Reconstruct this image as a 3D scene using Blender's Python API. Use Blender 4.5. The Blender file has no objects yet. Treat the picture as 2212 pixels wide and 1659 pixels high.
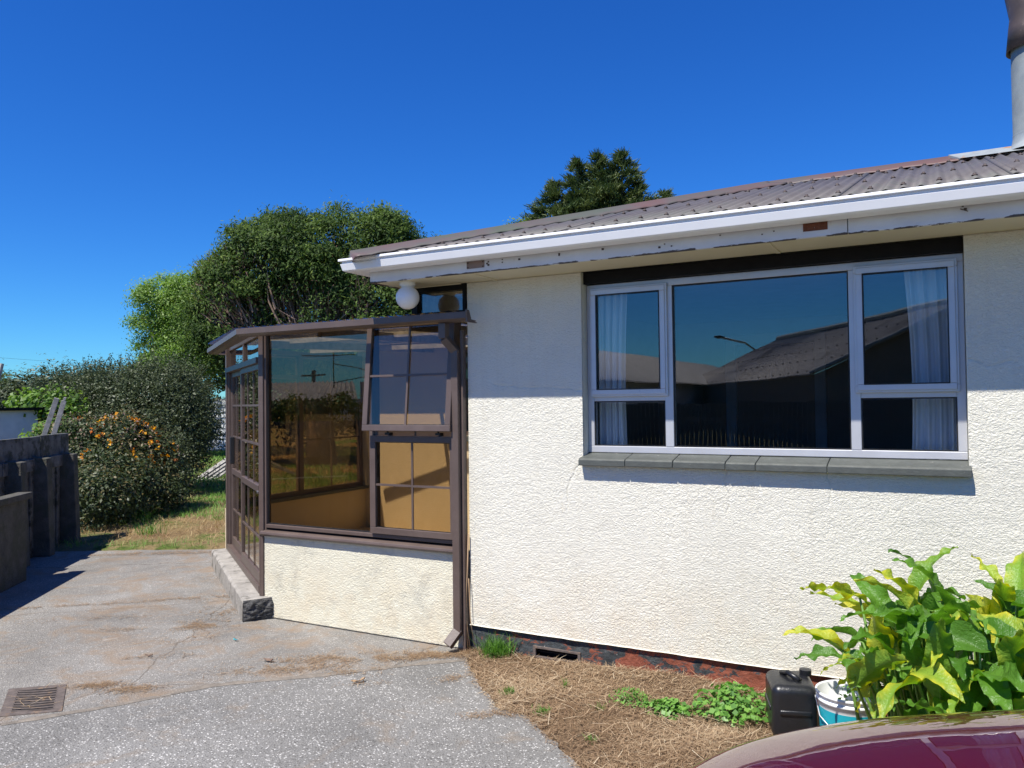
import bpy, bmesh, math, random
import numpy as np
from mathutils import Vector, Matrix
R = math.radians
rnd = random.Random(7)
rng = np.random.default_rng(11)
SC = bpy.context.scene
COL = SC.collection

# ------------------------------------------------------------------ camera
cam = bpy.data.cameras.new('camera')
cam.sensor_width = 36; cam.lens = 1700/2212*36
cam.clip_start = 0.05; cam.clip_end = 3000
co = bpy.data.objects.new('camera', cam); COL.objects.link(co)
a_ = R(28.44); p_ = math.atan(39.5/1700); r_ = .012
F0 = Vector((-math.sin(a_), math.cos(a_), 0)); R0 = Vector((math.cos(a_), math.sin(a_), 0)); U0 = Vector((0, 0, 1))
Fw = F0*math.cos(p_)+U0*math.sin(p_); Up = U0*math.cos(p_)-F0*math.sin(p_)
Cx = R0*math.cos(r_)-Up*math.sin(r_); Cy = Up*math.cos(r_)+R0*math.sin(r_)
co.matrix_world = Matrix(((Cx.x, Cy.x, -Fw.x, 0), (Cx.y, Cy.y, -Fw.y, 0), (Cx.z, Cy.z, -Fw.z, 1.7), (0, 0, 0, 1)))
SC.camera = co

# ------------------------------------------------------------------ sky and sun
S = Vector((-.27, -1, 1.78)).normalized()          # towards the sun
W = bpy.data.worlds.new('World'); SC.world = W; W.use_nodes = True
wn = W.node_tree; bg = wn.nodes['Background']
sky = wn.nodes.new('ShaderNodeTexSky'); sky.sky_type = 'NISHITA'; sky.sun_disc = False
sky.sun_elevation = math.asin(S.z); sky.sun_rotation = math.atan2(S.x, S.y) % (2*math.pi)
sky.air_density = 1.0; sky.dust_density = .05; sky.ozone_density = 6.0; sky.altitude = 0
hs = wn.nodes.new('ShaderNodeHueSaturation'); hs.inputs['Saturation'].default_value = 1.22; hs.inputs['Value'].default_value = .98
hs.inputs['Hue'].default_value = .512
tn = wn.nodes.new('ShaderNodeMix'); tn.data_type = 'RGBA'; tn.blend_type = 'MULTIPLY'; tn.inputs[0].default_value = 1; tn.inputs[7].default_value = (.36, .86, 1.22, 1)
wn.links.new(sky.outputs[0], hs.inputs['Color']); wn.links.new(hs.outputs[0], tn.inputs[6]); wn.links.new(tn.outputs[2], bg.inputs['Color'])
bg.inputs['Strength'].default_value = .084
sun = bpy.data.lights.new('sun', 'SUN'); sun.energy = 4.8; sun.angle = R(.53); sun.color = (1, .955, .88)
so = bpy.data.objects.new('sun', sun); COL.objects.link(so); so.rotation_euler = S.to_track_quat('Z', 'Y').to_euler(); so.location = (0, -10, 20)
SC.view_settings.view_transform = 'Standard'; SC.view_settings.look = 'None'
SC.view_settings.gamma = 1; SC.view_settings.exposure = 0.6
SC.cycles.transparent_max_bounces = 24; SC.cycles.max_bounces = 8

# ------------------------------------------------------------------ material helpers
class NT:
    def __init__(s, name):
        s.m = bpy.data.materials.new(name); s.m.use_nodes = True; s.t = s.m.node_tree
        s.b = s.t.nodes['Principled BSDF']; s.o = s.t.nodes['Material Output']
        s.tc = s.n('TexCoord')
    def n(s, kind, **kw):
        nd = s.t.nodes.new('ShaderNode'+kind)
        for k, v in kw.items():
            if k in nd.inputs.keys(): nd.inputs[k].default_value = v
            else: setattr(nd, k, v)
        return nd
    def l(s, a, b): s.t.links.new(a, b)
    def co(s, scale=(1, 1, 1), src='Object'):
        mp = s.n('Mapping'); mp.inputs['Scale'].default_value = scale; s.l(s.tc.outputs[src], mp.inputs[0]); return mp.outputs[0]
    def noise(s, scale, detail=4, rough=.55, vec=None, dist=0):
        nd = s.n('TexNoise', Scale=scale, Detail=detail, Roughness=rough, Distortion=dist)
        s.l(vec if vec else s.tc.outputs['Object'], nd.inputs['Vector']); return nd.outputs['Fac']
    def ramp(s, fac, stops):
        nd = s.n('ValToRGB'); e = nd.color_ramp.elements
        while len(e) < len(stops): e.new(.5)
        for i, (p, c) in enumerate(stops):
            e[i].position = p; e[i].color = (*c, 1) if len(c) == 3 else c
        s.l(fac, nd.inputs[0]); return nd.outputs[0]
    def mix(s, fac, a, b, mode='MIX'):
        nd = s.n('Mix', data_type='RGBA', blend_type=mode)
        if isinstance(fac, (int, float)): nd.inputs[0].default_value = fac
        else: s.l(fac, nd.inputs[0])
        for i, v in ((6, a), (7, b)):
            if isinstance(v, tuple): nd.inputs[i].default_value = (*v, 1)
            else: s.l(v, nd.inputs[i])
        return nd.outputs[2]
    def bump(s, h, dist=.01, strength=1, prev=None):
        nd = s.n('Bump', Strength=strength, Distance=dist); s.l(h, nd.inputs['Height'])
        if prev: s.l(prev, nd.inputs['Normal'])
        return nd.outputs[0]
    def fin(s, col=None, rough=.6, nrm=None, metal=0, spec=.5, coat=0):
        if col is not None:
            if isinstance(col, tuple): s.b.inputs['Base Color'].default_value = (*col, 1)
            else: s.l(col, s.b.inputs['Base Color'])
        if isinstance(rough, (int, float)): s.b.inputs['Roughness'].default_value = rough
        else: s.l(rough, s.b.inputs['Roughness'])
        s.b.inputs['Metallic'].default_value = metal; s.b.inputs['Specular IOR Level'].default_value = spec
        if coat: s.b.inputs['Coat Weight'].default_value = coat; s.b.inputs['Coat Roughness'].default_value = .02
        if nrm: s.l(nrm, s.b.inputs['Normal'])
        return s.m
def grey(c): return (c, c, c)
def vmul(c, k): return tuple(x*k for x in c)

def plain(name, c, rough=.5, var=.12, scale=6, bump=0, bscale=60, metal=0, spec=.5, dirt=None):
    t = NT(name); f = t.noise(scale, 5)
    col = t.ramp(f, [(.3, vmul(c, 1-var)), (.7, vmul(c, 1+var))])
    if dirt:
        g = t.noise(dirt[1], 6, .65); col = t.mix(t.ramp(g, [(dirt[2], grey(0)), (dirt[2]+.08, grey(1))]), col, dirt[0])
    nr = t.bump(t.noise(bscale, 4), bump) if bump else None
    rr = t.ramp(t.noise(scale*2.3, 4), [(.3, grey(rough*.85)), (.7, grey(min(1, rough*1.15)))])
    return t.fin(col, rr, nr, metal, spec)

def stucco(name, c, stain=(.42, .33, .2), amt=.62):
    t = NT(name)
    f = t.noise(1.1, 6, .6); col = t.ramp(f, [(.35, vmul(c, .95)), (.65, vmul(c, 1.04))])
    st = t.noise(3.2, 7, .7, dist=.4); col = t.mix(t.ramp(st, [(amt, grey(0)), (amt+.16, grey(.5))]), col, stain)
    # dust splashed up low on the wall
    sx = t.n('SeparateXYZ'); t.l(t.tc.outputs['Object'], sx.inputs[0])
    mr = t.n('MapRange'); mr.inputs[1].default_value = .15; mr.inputs[2].default_value = .75; mr.inputs[3].default_value = .26; mr.inputs[4].default_value = 0
    t.l(sx.outputs[2], mr.inputs[0])
    mm = t.n('Math', operation='MULTIPLY'); t.l(mr.outputs[0], mm.inputs[0]); t.l(t.ramp(t.noise(5, 6, .7), [(.42, grey(0)), (.6, grey(1))]), mm.inputs[1])
    col = t.mix(mm.outputs[0], col, (.66, .5, .3))
    sk = t.noise(1, 6, .6, t.co((17, 17, .9)), .3); col = t.mix(t.ramp(sk, [(.52, grey(0)), (.75, grey(.12))]), col, (.50, .44, .33))
    v = t.co((1, 1, 1.7))
    b1 = t.bump(t.ramp(t.noise(70, 6, .6, v, .8), [(.38, grey(0)), (.62, grey(1))]), .004, .8)
    b2 = t.bump(t.noise(230, 4, .6), .0015, .8, b1)
    return t.fin(col, .92, b2, spec=.15)
M = {}
M['stucco'] = stucco('cream_stucco', (.785, .755, .645))
M['stucco_porch'] = stucco('cream_stucco_stained', (.77, .735, .58), (.36, .35, .30), .545)
M['stucco_in'] = stucco('yellow_stucco', (.72, .60, .42), (.6, .45, .25), .7)

def plinth_mat():
    t = NT('peeling_black_paint')
    v = t.co((1, 1, 1.6)); n1 = t.noise(7, 9, .72, v, .6)
    sx = t.n('SeparateXYZ'); t.l(t.tc.outputs['Object'], sx.inputs[0])
    mr = t.n('MapRange'); mr.inputs[1].default_value = -2.8; mr.inputs[2].default_value = -1.5; mr.inputs[3].default_value = -.16; mr.inputs[4].default_value = .03
    t.l(sx.outputs[0], mr.inputs[0]); ad = t.n('Math', operation='ADD'); t.l(n1, ad.inputs[0]); t.l(mr.outputs[0], ad.inputs[1])
    red = t.ramp(t.noise(25, 5), [(.3, (.20, .06, .035)), (.7, (.30, .10, .06))])
    blk = t.ramp(t.noise(18, 5), [(.3, (.035, .04, .042)), (.65, (.075, .085, .088)), (.8, (.2, .2, .19))])
    col = t.mix(t.ramp(ad.outputs[0], [(.48, grey(0)), (.51, grey(1))]), blk, red)
    wh = t.ramp(t.noise(38, 8, .7), [(.68, grey(0)), (.71, grey(1))]); col = t.mix(wh, col, (.6, .58, .52))
    return t.fin(col, .85, t.bump(t.noise(40, 8, .7), .012), spec=.25)
M['plinth'] = plinth_mat()

def concrete(name, base, dark, stone, scale, brown, bamt):
    t = NT(name)
    vo = t.n('TexVoronoi', Scale=scale, Randomness=1.0); t.l(t.tc.outputs['Object'], vo.inputs['Vector'])
    rs = t.n('SeparateColor'); t.l(vo.outputs['Color'], rs.inputs[0])
    stones = t.ramp(rs.outputs[0], [(0, dark), (.45, vmul(base, .85)), (.72, base), (.86, vmul(stone, .8)), (1, stone)])
    dist = t.ramp(vo.outputs['Distance'], [(.25, grey(1)), (.55, grey(0))])
    col = t.mix(dist, vmul(base, .8), stones)
    big = t.noise(1.3, 7, .65, dist=.5); col = t.mix(.65, col, t.ramp(big, [(.32, grey(.58)), (.68, grey(1.2))]), 'MULTIPLY')
    fine = t.noise(160, 3); col = t.mix(.6, col, t.ramp(fine, [(.32, grey(.45)), (.68, grey(1.45))]), 'MULTIPLY')
    dt = t.noise(2.4, 8, .7, dist=1.0); col = t.mix(t.ramp(dt, [(bamt, grey(0)), (bamt+.17, grey(.75))]), col, brown)
    cw = t.n('TexVoronoi', Scale=.55, feature='DISTANCE_TO_EDGE'); wv = t.n('Mix', data_type='VECTOR'); wn_ = t.n('TexNoise', Scale=3.0, Detail=6.0); t.l(t.tc.outputs['Object'], wn_.inputs['Vector'])
    wv.inputs[0].default_value = .16; t.l(t.tc.outputs['Object'], wv.inputs[4]); t.l(wn_.outputs['Color'], wv.inputs[5]); t.l(wv.outputs[1], cw.inputs['Vector'])
    if bamt < .5: ck = t.ramp(cw.outputs['Distance'], [(.0, grey(.8)), (.003, grey(0))]); col = t.mix(ck, col, (.10, .08, .06))
    oil = t.noise(.8, 5, .6, dist=.8); col = t.mix(t.ramp(oil, [(.58, grey(0)), (.7, grey(.4))]), col, vmul(base, .42))
    wt = t.noise(5, 7, .7, dist=.6); col = t.mix(t.ramp(wt, [(.62, grey(0)), (.74, grey(.5))]), col, (.5, .48, .44))
    nr = t.bump(dist, .004, .7); nr = t.bump(fine, .002, .7, nr)
    return t.fin(col, .9, nr, spec=.25)
M['slab_front'] = concrete('exposed_aggregate_concrete', (.265, .258, .242), (.105, .10, .092), (.72, .70, .66), 88, (.22, .175, .13), .56)
M['slab_rear'] = concrete('weathered_concrete', (.30, .285, .26), (.14, .13, .118), (.58, .55, .50), 105, (.25, .175, .11), .485)
M['step'] = plain('old_concrete', (.30, .28, .25), .95, .25, 9, .01, 50, dirt=((.15, .14, .12), 7, .55))
M['step_end'] = plain('broken_concrete', (.09, .088, .085), .97, .4, 30, .03, 45)
M['joint'] = plain('joint_soil', (.19, .165, .135), .97, .3, 14, .006, 90)

def brown_metal():
    t = NT('bronze_aluminium'); f = t.noise(8, 5)
    col = t.ramp(f, [(.3, (.093, .066, .055)), (.7, (.118, .086, .072))])
    du = t.noise(45, 7, .7); col = t.mix(t.ramp(du, [(.60, grey(0)), (.72, grey(.25))]), col, (.3, .26, .23))
    return t.fin(col, .42, t.bump(t.noise(90, 4), .0006), spec=.5)
M['bronze'] = brown_metal()
M['dark_trim'] = plain('dark_trim', (.006, .0055, .0055), .6, .2, spec=.2)
M['alu'] = plain('silver_aluminium', (.56, .565, .58), .38, .05, 5, metal=.35, dirt=((.36, .37, .4), 40, .66))
M['rubber'] = plain('black_rubber', (.012, .012, .013), .5)
def gutter_mat():
    t = NT('white_gutter_paint'); col = t.ramp(t.noise(3, 6, .6), [(.3, (.80, .80, .80)), (.7, (.86, .86, .85))])
    v = t.co((1, 6, 3)); col = t.mix(t.ramp(t.noise(4, 6, .7, v), [(.62, grey(0)), (.75, grey(.22))]), col, (.55, .5, .42))
    return t.fin(col, .35)
M['gutter'] = gutter_mat()
def fascia_mat():
    t = NT('peeling_fascia_paint'); f = t.noise(5, 6)
    col = t.ramp(f, [(.3, (.60, .60, .62)), (.7, (.70, .70, .71))])
    sx = t.n('SeparateXYZ'); t.l(t.tc.outputs['Object'], sx.inputs[0])
    v = t.co((2.2, 1, 10))
    mr = t.n('MapRange'); mr.inputs[1].default_value = 2.530; mr.inputs[2].default_value = 2.546; mr.inputs[3].default_value = .14; mr.inputs[4].default_value = -.2
    t.l(sx.outputs[2], mr.inputs[0]); ad = t.n('Math', operation='ADD'); t.l(t.noise(3, 9, .6, v), ad.inputs[0]); t.l(mr.outputs[0], ad.inputs[1])
    col = t.mix(t.ramp(ad.outputs[0], [(.585, grey(0)), (.60, grey(1))]), col, (.07, .055, .05))
    rs = t.noise(9, 6, .7, t.co((3, 1, .6))); col = t.mix(t.ramp(rs, [(.66, grey(0)), (.78, grey(.5))]), col, (.35, .24, .15))
    return t.fin(col, .55, t.bump(ad.outputs[0], .003))
M['fascia'] = fascia_mat()
M['soffit'] = plain('cream_soffit', (.66, .60, .42), .7, .05, 2, dirt=((.5, .42, .28), 3, .68))
def roof_mat():
    t = NT('weathered_corrugated_iron'); f = t.noise(1.6, 7, .65, dist=.6)
    col = t.ramp(f, [(.3, (.085, .074, .070)), (.5, (.112, .100, .096)), (.7, (.085, .088, .076))])
    col = t.mix(t.ramp(t.noise(28, 7, .7), [(.6, grey(0)), (.72, grey(.35))]), col, (.33, .29, .27))
    return t.fin(col, .6, t.bump(t.noise(120, 4), .001))
M['roof'] = roof_mat()
def cap_mat():
    t = NT('faded_ridge_paint'); f = t.noise(1.3, 6, .6, dist=.5)
    col = t.ramp(f, [(.38, (.075, .088, .062)), (.46, (.09, .08, .07)), (.56, (.11, .072, .066)), (.66, (.125, .062, .052)), (.72, (.10, .08, .075))])
    return t.fin(col, .55)
M['cap'] = cap_mat()
M['roof_far'] = plain('grey_iron_roof', (.34, .31, .29), .7, .15, 1.5, dirt=((.2, .18, .16), .6, .6))
M['galv'] = plain('galvanised_steel', (.25, .28, .275), .55, .16, 7, metal=.3, dirt=((.36, .26, .13), 5, .6))
M['lead_patch'] = plain('flashing_steel', (.33, .36, .355), .55, .1, 9, metal=.3, dirt=((.40, .22, .10), 6, .6))
M['cowl'] = plain('sooty_cowl', (.10, .075, .065), .5, .3, 6, metal=.2, dirt=((.2, .15, .12), 12, .62))
M['rust'] = plain('rusty_plate', (.16, .055, .03), .9, .4, 40, .003, 120, dirt=((.5, .45, .42), 60, .64))
M['putty'] = plain('brown_plate', (.25, .18, .155), .7, .1)
M['nail'] = plain('rusty_nail', (.07, .05, .045), .7)
M['sill_tile'] = plain('green_painted_sill', (.075, .082, .074), .62, .16, 12, .002, 80, dirt=((.55, .5, .42), 26, .67))
M['globe'] = plain('opal_glass', (.80, .80, .80), .25, .03, 3)
M['curtain'] = plain('white_curtain', (.74, .76, .79), .9, .05)
M['room'] = plain('room_paint', (.28, .26, .22), .9, .05)
M['roomfloor'] = plain('room_carpet', (.07, .05, .04), .95, .2)
M['porchfloor'] = plain('porch_floor', (.45, .38, .26), .8, .1)
M['wood_old'] = plain('grey_weathered_timber', (.33, .32, .30), .9, .3, 14, .004, 70)
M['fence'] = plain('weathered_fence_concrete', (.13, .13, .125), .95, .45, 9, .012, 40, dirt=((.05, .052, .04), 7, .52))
M['fence_dark'] = plain('mossy_post_concrete', (.085, .08, .068), .95, .35, 8, .01, 60, dirt=((.07, .07, .05), 6, .5))
M['shed'] = plain('white_shed_wall', (.62, .64, .66), .7, .08)
M['iron'] = plain('rusty_cast_iron', (.115, .092, .080), .85, .3, 25, .002, 150, dirt=((.26, .17, .10), 10, .58))
M['hollow_shade'] = plain('painted_hollow_shade', (.012, .010, .009), .95, .2)  # near black colour standing in for the shade inside hollows
M['bark'] = plain('tree_bark', (.19, .125, .09), .9, .35, 12, .02, 30)
M['bough'] = plain('reddish_bark', (.30, .20, .145), .9, .3, 10)
M['bark_grey'] = plain('grey_bark', (.17, .15, .12), .9, .35, 12, .02, 30)
M['blackplastic'] = plain('black_plastic', (.012, .013, .016), .32, .2, 8, .0015, 60)
M['whiteplastic'] = plain('white_plastic', (.75, .76, .75), .35, .05, dirt=((.45, .43, .38), 20, .64))
M['teal'] = plain('teal_label', (.01, .34, .42), .35, .08)
M['wire'] = plain('dark_wire', (.03, .03, .03), .5)
M['pipe_pale'] = plain('dry_vine', (.36, .24, .14), .8, .2)
M['redpaint'] = plain('red_paint', (.3, .04, .03), .6)

def glass(name, tint, f0=.04, rough=0.0, bump=0, k=5):
    m = bpy.data.materials.new(name); m.use_nodes = True; t = m.node_tree; t.nodes.clear()
    N = t.nodes.new; o = N('ShaderNodeOutputMaterial'); mx = N('ShaderNodeMixShader'); tr = N('ShaderNodeBsdfTransparent'); gl = N('ShaderNodeBsdfGlossy')
    tr.inputs[0].default_value = (*tint, 1); gl.inputs['Roughness'].default_value = rough; gl.inputs[0].default_value = (1, 1, 1, 1)
    lw = N('ShaderNodeLayerWeight'); lw.inputs[0].default_value = .5
    pw = N('ShaderNodeMath'); pw.operation = 'POWER'; pw.inputs[1].default_value = k
    ml = N('ShaderNodeMath'); ml.operation = 'MULTIPLY_ADD'; ml.inputs[1].default_value = 1-f0; ml.inputs[2].default_value = f0
    L = t.links.new
    L(lw.outputs['Facing'], pw.inputs[0]); L(pw.outputs[0], ml.inputs[0]); L(ml.outputs[0], mx.inputs[0]); L(tr.outputs[0], mx.inputs[1]); L(gl.outputs[0], mx.inputs[2]); L(mx.outputs[0], o.inputs[0])
    if bump:
        tc = N('ShaderNodeTexCoord'); nz = N('ShaderNodeTexNoise'); nz.inputs['Scale'].default_value = 2.2; nz.inputs['Detail'].default_value = 1
        bp = N('ShaderNodeBump'); bp.inputs['Distance'].default_value = bump; L(tc.outputs['Object'], nz.inputs['Vector']); L(nz.outputs[0], bp.inputs['Height']); L(bp.outputs[0], gl.inputs['Normal'])
    return m
M['glass'] = glass('window_glass', (.86, .90, .92), .075, bump=.0006)
M['glass_bronze'] = glass('bronze_tinted_glass', (.72, .65, .54), .06, bump=.0006)
M['roof_clear'] = glass('tinted_plastic_sheet', (.80, .74, .62), .04, .1)

def leafmat(name, stops, trans=.35, rough=.5, attr='var', spec=.4):
    t = NT(name); at = t.n('Attribute'); at.attribute_name = attr
    col = t.ramp(at.outputs['Fac'], stops)
    t.fin(col, rough, None, spec=spec)
    tl = t.n('BsdfTranslucent'); hv = t.n('HueSaturation'); hv.inputs['Saturation'].default_value = 1.1; hv.inputs['Value'].default_value = 1.3; t.l(col, hv.inputs['Color'])
    t.l(hv.outputs[0], tl.inputs[0]); mx = t.n('MixShader'); mx.inputs[0].default_value = trans
    t.l(t.b.outputs[0], mx.inputs[1]); t.l(tl.outputs[0], mx.inputs[2]); t.l(mx.outputs[0], t.o.inputs[0])
    return t.m
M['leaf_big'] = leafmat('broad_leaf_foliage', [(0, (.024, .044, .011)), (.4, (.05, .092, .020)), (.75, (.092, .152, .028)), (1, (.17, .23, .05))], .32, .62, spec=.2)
M['leaf_bright'] = leafmat('bright_foliage', [(0, (.08, .16, .025)), (.5, (.16, .28, .04)), (1, (.27, .40, .08))], .4)
M['leaf_grey'] = leafmat('grey_green_foliage', [(0, (.016, .026, .009)), (.5, (.038, .058, .020)), (1, (.11, .135, .06))], .22)
M['leaf_conifer'] = leafmat('cypress_foliage', [(0, (.028, .05, .016)), (.5, (.058, .095, .028)), (1, (.12, .15, .045))], .2, .6)
M['leaf_dark'] = leafmat('dark_foliage', [(0, (.02, .036, .012)), (.6, (.045, .07, .022)), (.85, (.085, .10, .03)), (1, (.15, .12, .045))], .25)
M['flower'] = leafmat('orange_flower', [(0, (.75, .20, .02)), (1, (.9, .48, .03))], .4)
M['twig'] = leafmat('bare_twig', [(0, (.10, .06, .045)), (1, (.34, .23, .17))], 0)
M['grass_dry'] = leafmat('dry_grass', [(0, (.17, .10, .055)), (.4, (.33, .225, .135)), (.8, (.50, .38, .245)), (1, (.66, .56, .40))], .2, .7, spec=.15)
M['grass_lawn'] = leafmat('lawn_grass', [(0, (.30, .20, .09)), (.28, (.46, .34, .17)), (.42, (.30, .30, .11)), (.6, (.11, .22, .04)), (1, (.18, .34, .06))], .3, .6)
M['grass_green'] = leafmat('green_grass', [(0, (.05, .14, .02)), (1, (.16, .33, .05))], .35, .5)
M['weed'] = leafmat('weed_leaf', [(0, (.07, .19, .03)), (1, (.22, .42, .08))], .35, .45)

def ground_mat(name, stops, scale=3):
    t = NT(name); col = t.ramp(t.noise(scale, 9, .68, dist=.5), stops)
    col = t.mix(.5, col, t.ramp(t.noise(scale*28, 5), [(.3, grey(.5)), (.7, grey(1.35))]), 'MULTIPLY')
    return t.fin(col, .97, t.bump(t.noise(60, 7, .7), .02), spec=.1)
M['ground'] = ground_mat('ground_turf', [(.3, (.17, .12, .06)), (.5, (.22, .18, .08)), (.62, (.10, .14, .04))], .8)
M['bedsoil'] = ground_mat('bed_soil', [(.3, (.12, .08, .05)), (.6, (.22, .15, .09))])
M['lawnsoil'] = ground_mat('lawn_soil', [(.35, (.20, .13, .07)), (.5, (.24, .18, .09)), (.6, (.09, .13, .03))], 1.4)

def carpaint():
    t = NT('maroon_car_paint')
    nr = t.bump(t.noise(5, 3, .5), .0012)
    sp = t.noise(260, 3, .6); nr2 = t.bump(sp, .00018, 1, nr)
    col = t.ramp(t.noise(300, 2), [(.3, (.062, .001, .007)), (.7, (.08, .002, .009))])
    t.fin(col, .45, nr2, metal=0, spec=.05)
    t.b.inputs['Coat Weight'].default_value = 1; t.b.inputs['Coat Roughness'].default_value = .015; t.b.inputs['Coat IOR'].default_value = 2.7
    t.l(nr, t.b.inputs['Coat Normal'])
    return t.m
M['car'] = carpaint()
M['tyre'] = plain('tyre_rubber', (.02, .02, .02), .85)
M['chrome'] = plain('alloy', (.5, .5, .52), .25, .05, metal=.8)
M['carglass'] = plain('car_window', (.02, .022, .025), .05, .05)
M['lamp'] = plain('headlamp_lens', (.6, .6, .62), .1, .05)

# ------------------------------------------------------------------ object helpers
def thing(name, label, cat, loc=(0, 0, 0), group=None):
    o = bpy.data.objects.new(name, None); COL.objects.link(o); o.location = loc; o.empty_display_size = .2
    o['label'] = label; o['category'] = cat
    if group: o['group'] = group
    return o
def tag(o, label, cat, group=None):
    o['label'] = label; o['category'] = cat
    if group: o['group'] = group
    return o
def link(name, me, parent=None, kind=None):
    o = bpy.data.objects.new(name, me); COL.objects.link(o)
    if parent is not None:
        o.parent = parent
        r = parent; off = Vector((0, 0, 0))
        while r is not None and r.type == 'EMPTY':
            off = off+r.location; r = r.parent
        if parent.type == 'EMPTY': o.matrix_parent_inverse = Matrix.Translation(-off)
    if kind: o['kind'] = kind
    return o
class MB:
    def __init__(s): s.v = []; s.f = []; s.mi = []; s.cur = 0
    def add(s, vs, fs):
        b = len(s.v); s.v += [tuple(q) for q in vs]
        for f in fs: s.f.append([b+i for i in f]); s.mi.append(s.cur)
    def box(s, x0, x1, y0, y1, z0, z1, fr=None):
        vs = [(x, y, z) for x in (x0, x1) for y in (y0, y1) for z in (z0, z1)]
        if fr: vs = [fr(*q) for q in vs]
        fs = [(0, 1, 3, 2), (4, 6, 7, 5), (0, 4, 5, 1), (2, 3, 7, 6), (0, 2, 6, 4), (1, 5, 7, 3)]
        s.add(vs, fs)
    def beam(s, p, q, w, h, up=(0, 0, 1)):
        p = Vector(p); q = Vector(q); d = (q-p).normalized(); sd = d.cross(Vector(up))
        if sd.length < 1e-4: sd = Vector((1, 0, 0))
        sd.normalize(); u = sd.cross(d)
        vs = [c+sd*(a*w/2)+u*(b*h/2) for c in (p, q) for a in (-1, 1) for b in (-1, 1)]
        s.add(vs, [(0, 1, 3, 2), (4, 6, 7, 5), (0, 4, 5, 1), (2, 3, 7, 6), (0, 2, 6, 4), (1, 5, 7, 3)])
    def tube(s, pts, rad, n=8, cap=True):
        pts = [Vector(p) for p in pts]
        if not isinstance(rad, (list, tuple)): rad = [rad]*len(pts)
        vs = []; px = None
        for i, p in enumerate(pts):
            d = (pts[min(i+1, len(pts)-1)]-pts[max(i-1, 0)]).normalized()
            if px is None: px = d.orthogonal().normalized()
            px = (px-d*px.dot(d)).normalized(); py = d.cross(px)
            vs += [p+(px*math.cos(2*math.pi*k/n)+py*math.sin(2*math.pi*k/n))*rad[i] for k in range(n)]
        fs = [(i*n+k, i*n+(k+1) % n, (i+1)*n+(k+1) % n, (i+1)*n+k) for i in range(len(pts)-1) for k in range(n)]
        if cap: fs += [tuple(range(n-1, -1, -1)), tuple((len(pts)-1)*n+k for k in range(n))]
        s.add(vs, fs)
    def lathe(s, prof, c, n=32):
        vs = [(c[0]+r*math.cos(2*math.pi*k/n), c[1]+r*math.sin(2*math.pi*k/n), c[2]+z) for r, z in prof for k in range(n)]
        fs = [(i*n+k, i*n+(k+1) % n, (i+1)*n+(k+1) % n, (i+1)*n+k) for i in range(len(prof)-1) for k in range(n)]
        s.add(vs, fs)
    def prism(s, poly, p0, p1, fr=None):      # poly in (a,b), extruded along first axis of fr(x,a,b)
        n = len(poly); vs = [(x, a, b) for x in (p0, p1) for a, b in poly]
        if fr: vs = [fr(*q) for q in vs]
        s.add(vs, [tuple(range(n-1, -1, -1)), tuple(range(n, 2*n))]+[(k, (k+1) % n, n+(k+1) % n, n+k) for k in range(n)])
    def build(s, name, mat, parent=None, smooth=False, bevel=0, kind=None, label=None):
        me = bpy.data.meshes.new(name); me.from_pydata(s.v, [], s.f)
        ms = mat if isinstance(mat, list) else [mat]
        for m in ms: me.materials.append(M[m])
        if len(ms) > 1: me.polygons.foreach_set('material_index', s.mi)
        bm = bmesh.new(); bm.from_mesh(me); bmesh.ops.recalc_face_normals(bm, faces=bm.faces); bm.to_mesh(me); bm.free()
        if smooth: me.polygons.foreach_set('use_smooth', [True]*len(me.polygons))
        o = link(name, me, parent, kind)
        if label: o['label'] = label
        if bevel:
            b = o.modifiers.new('bevel', 'BEVEL'); b.width = bevel; b.segments = 2; b.limit_method = 'ANGLE'; b.angle_limit = R(40)
            b.harden_normals = False
        return o
def qmesh(name, V, F, mat, parent=None, var=None, smooth=False, kind=None):
    V = np.asarray(V, dtype=np.float32); F = np.asarray(F, dtype=np.int32); k = F.shape[1]
    me = bpy.data.meshes.new(name); me.vertices.add(len(V)); me.vertices.foreach_set('co', V.ravel())
    me.loops.add(F.size); me.loops.foreach_set('vertex_index', F.ravel())
    me.polygons.add(len(F)); me.polygons.foreach_set('loop_start', np.arange(0, F.size, k, dtype=np.int32))
    me.polygons.foreach_set('loop_total', np.full(len(F), k, dtype=np.int32))
    if smooth: me.polygons.foreach_set('use_smooth', np.ones(len(F), dtype=bool))
    if var is not None:
        a = me.attributes.new('var', 'FLOAT', 'POINT'); a.data.foreach_set('value', np.asarray(var, dtype=np.float32))
    me.update(calc_edges=True); me.materials.append(M[mat])
    return link(name, me, parent, kind)
def vnoise(x, y, seed=0):
    xi = np.floor(x).astype(np.int64); yi = np.floor(y).astype(np.int64); fx = x-xi; fy = y-yi
    fx = fx*fx*(3-2*fx); fy = fy*fy*(3-2*fy)
    def h(a, b):
        n = (a*374761393+b*668265263+seed*144665) & 0xffffffff; n = ((n ^ (n >> 13))*1274126177) & 0xffffffff
        return ((n ^ (n >> 16)) & 0xffff)/65535.
    return (h(xi, yi)*(1-fx)+h(xi+1, yi)*fx)*(1-fy)+(h(xi, yi+1)*(1-fx)+h(xi+1, yi+1)*fx)*fy
def fbm(x, y, seed=0, o=4, g=.5):
    s = 0; a = 1; t = 0
    for i in range(o): s = s+a*vnoise(x*2**i, y*2**i, seed+i); t += a; a *= g
    return s/t
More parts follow.
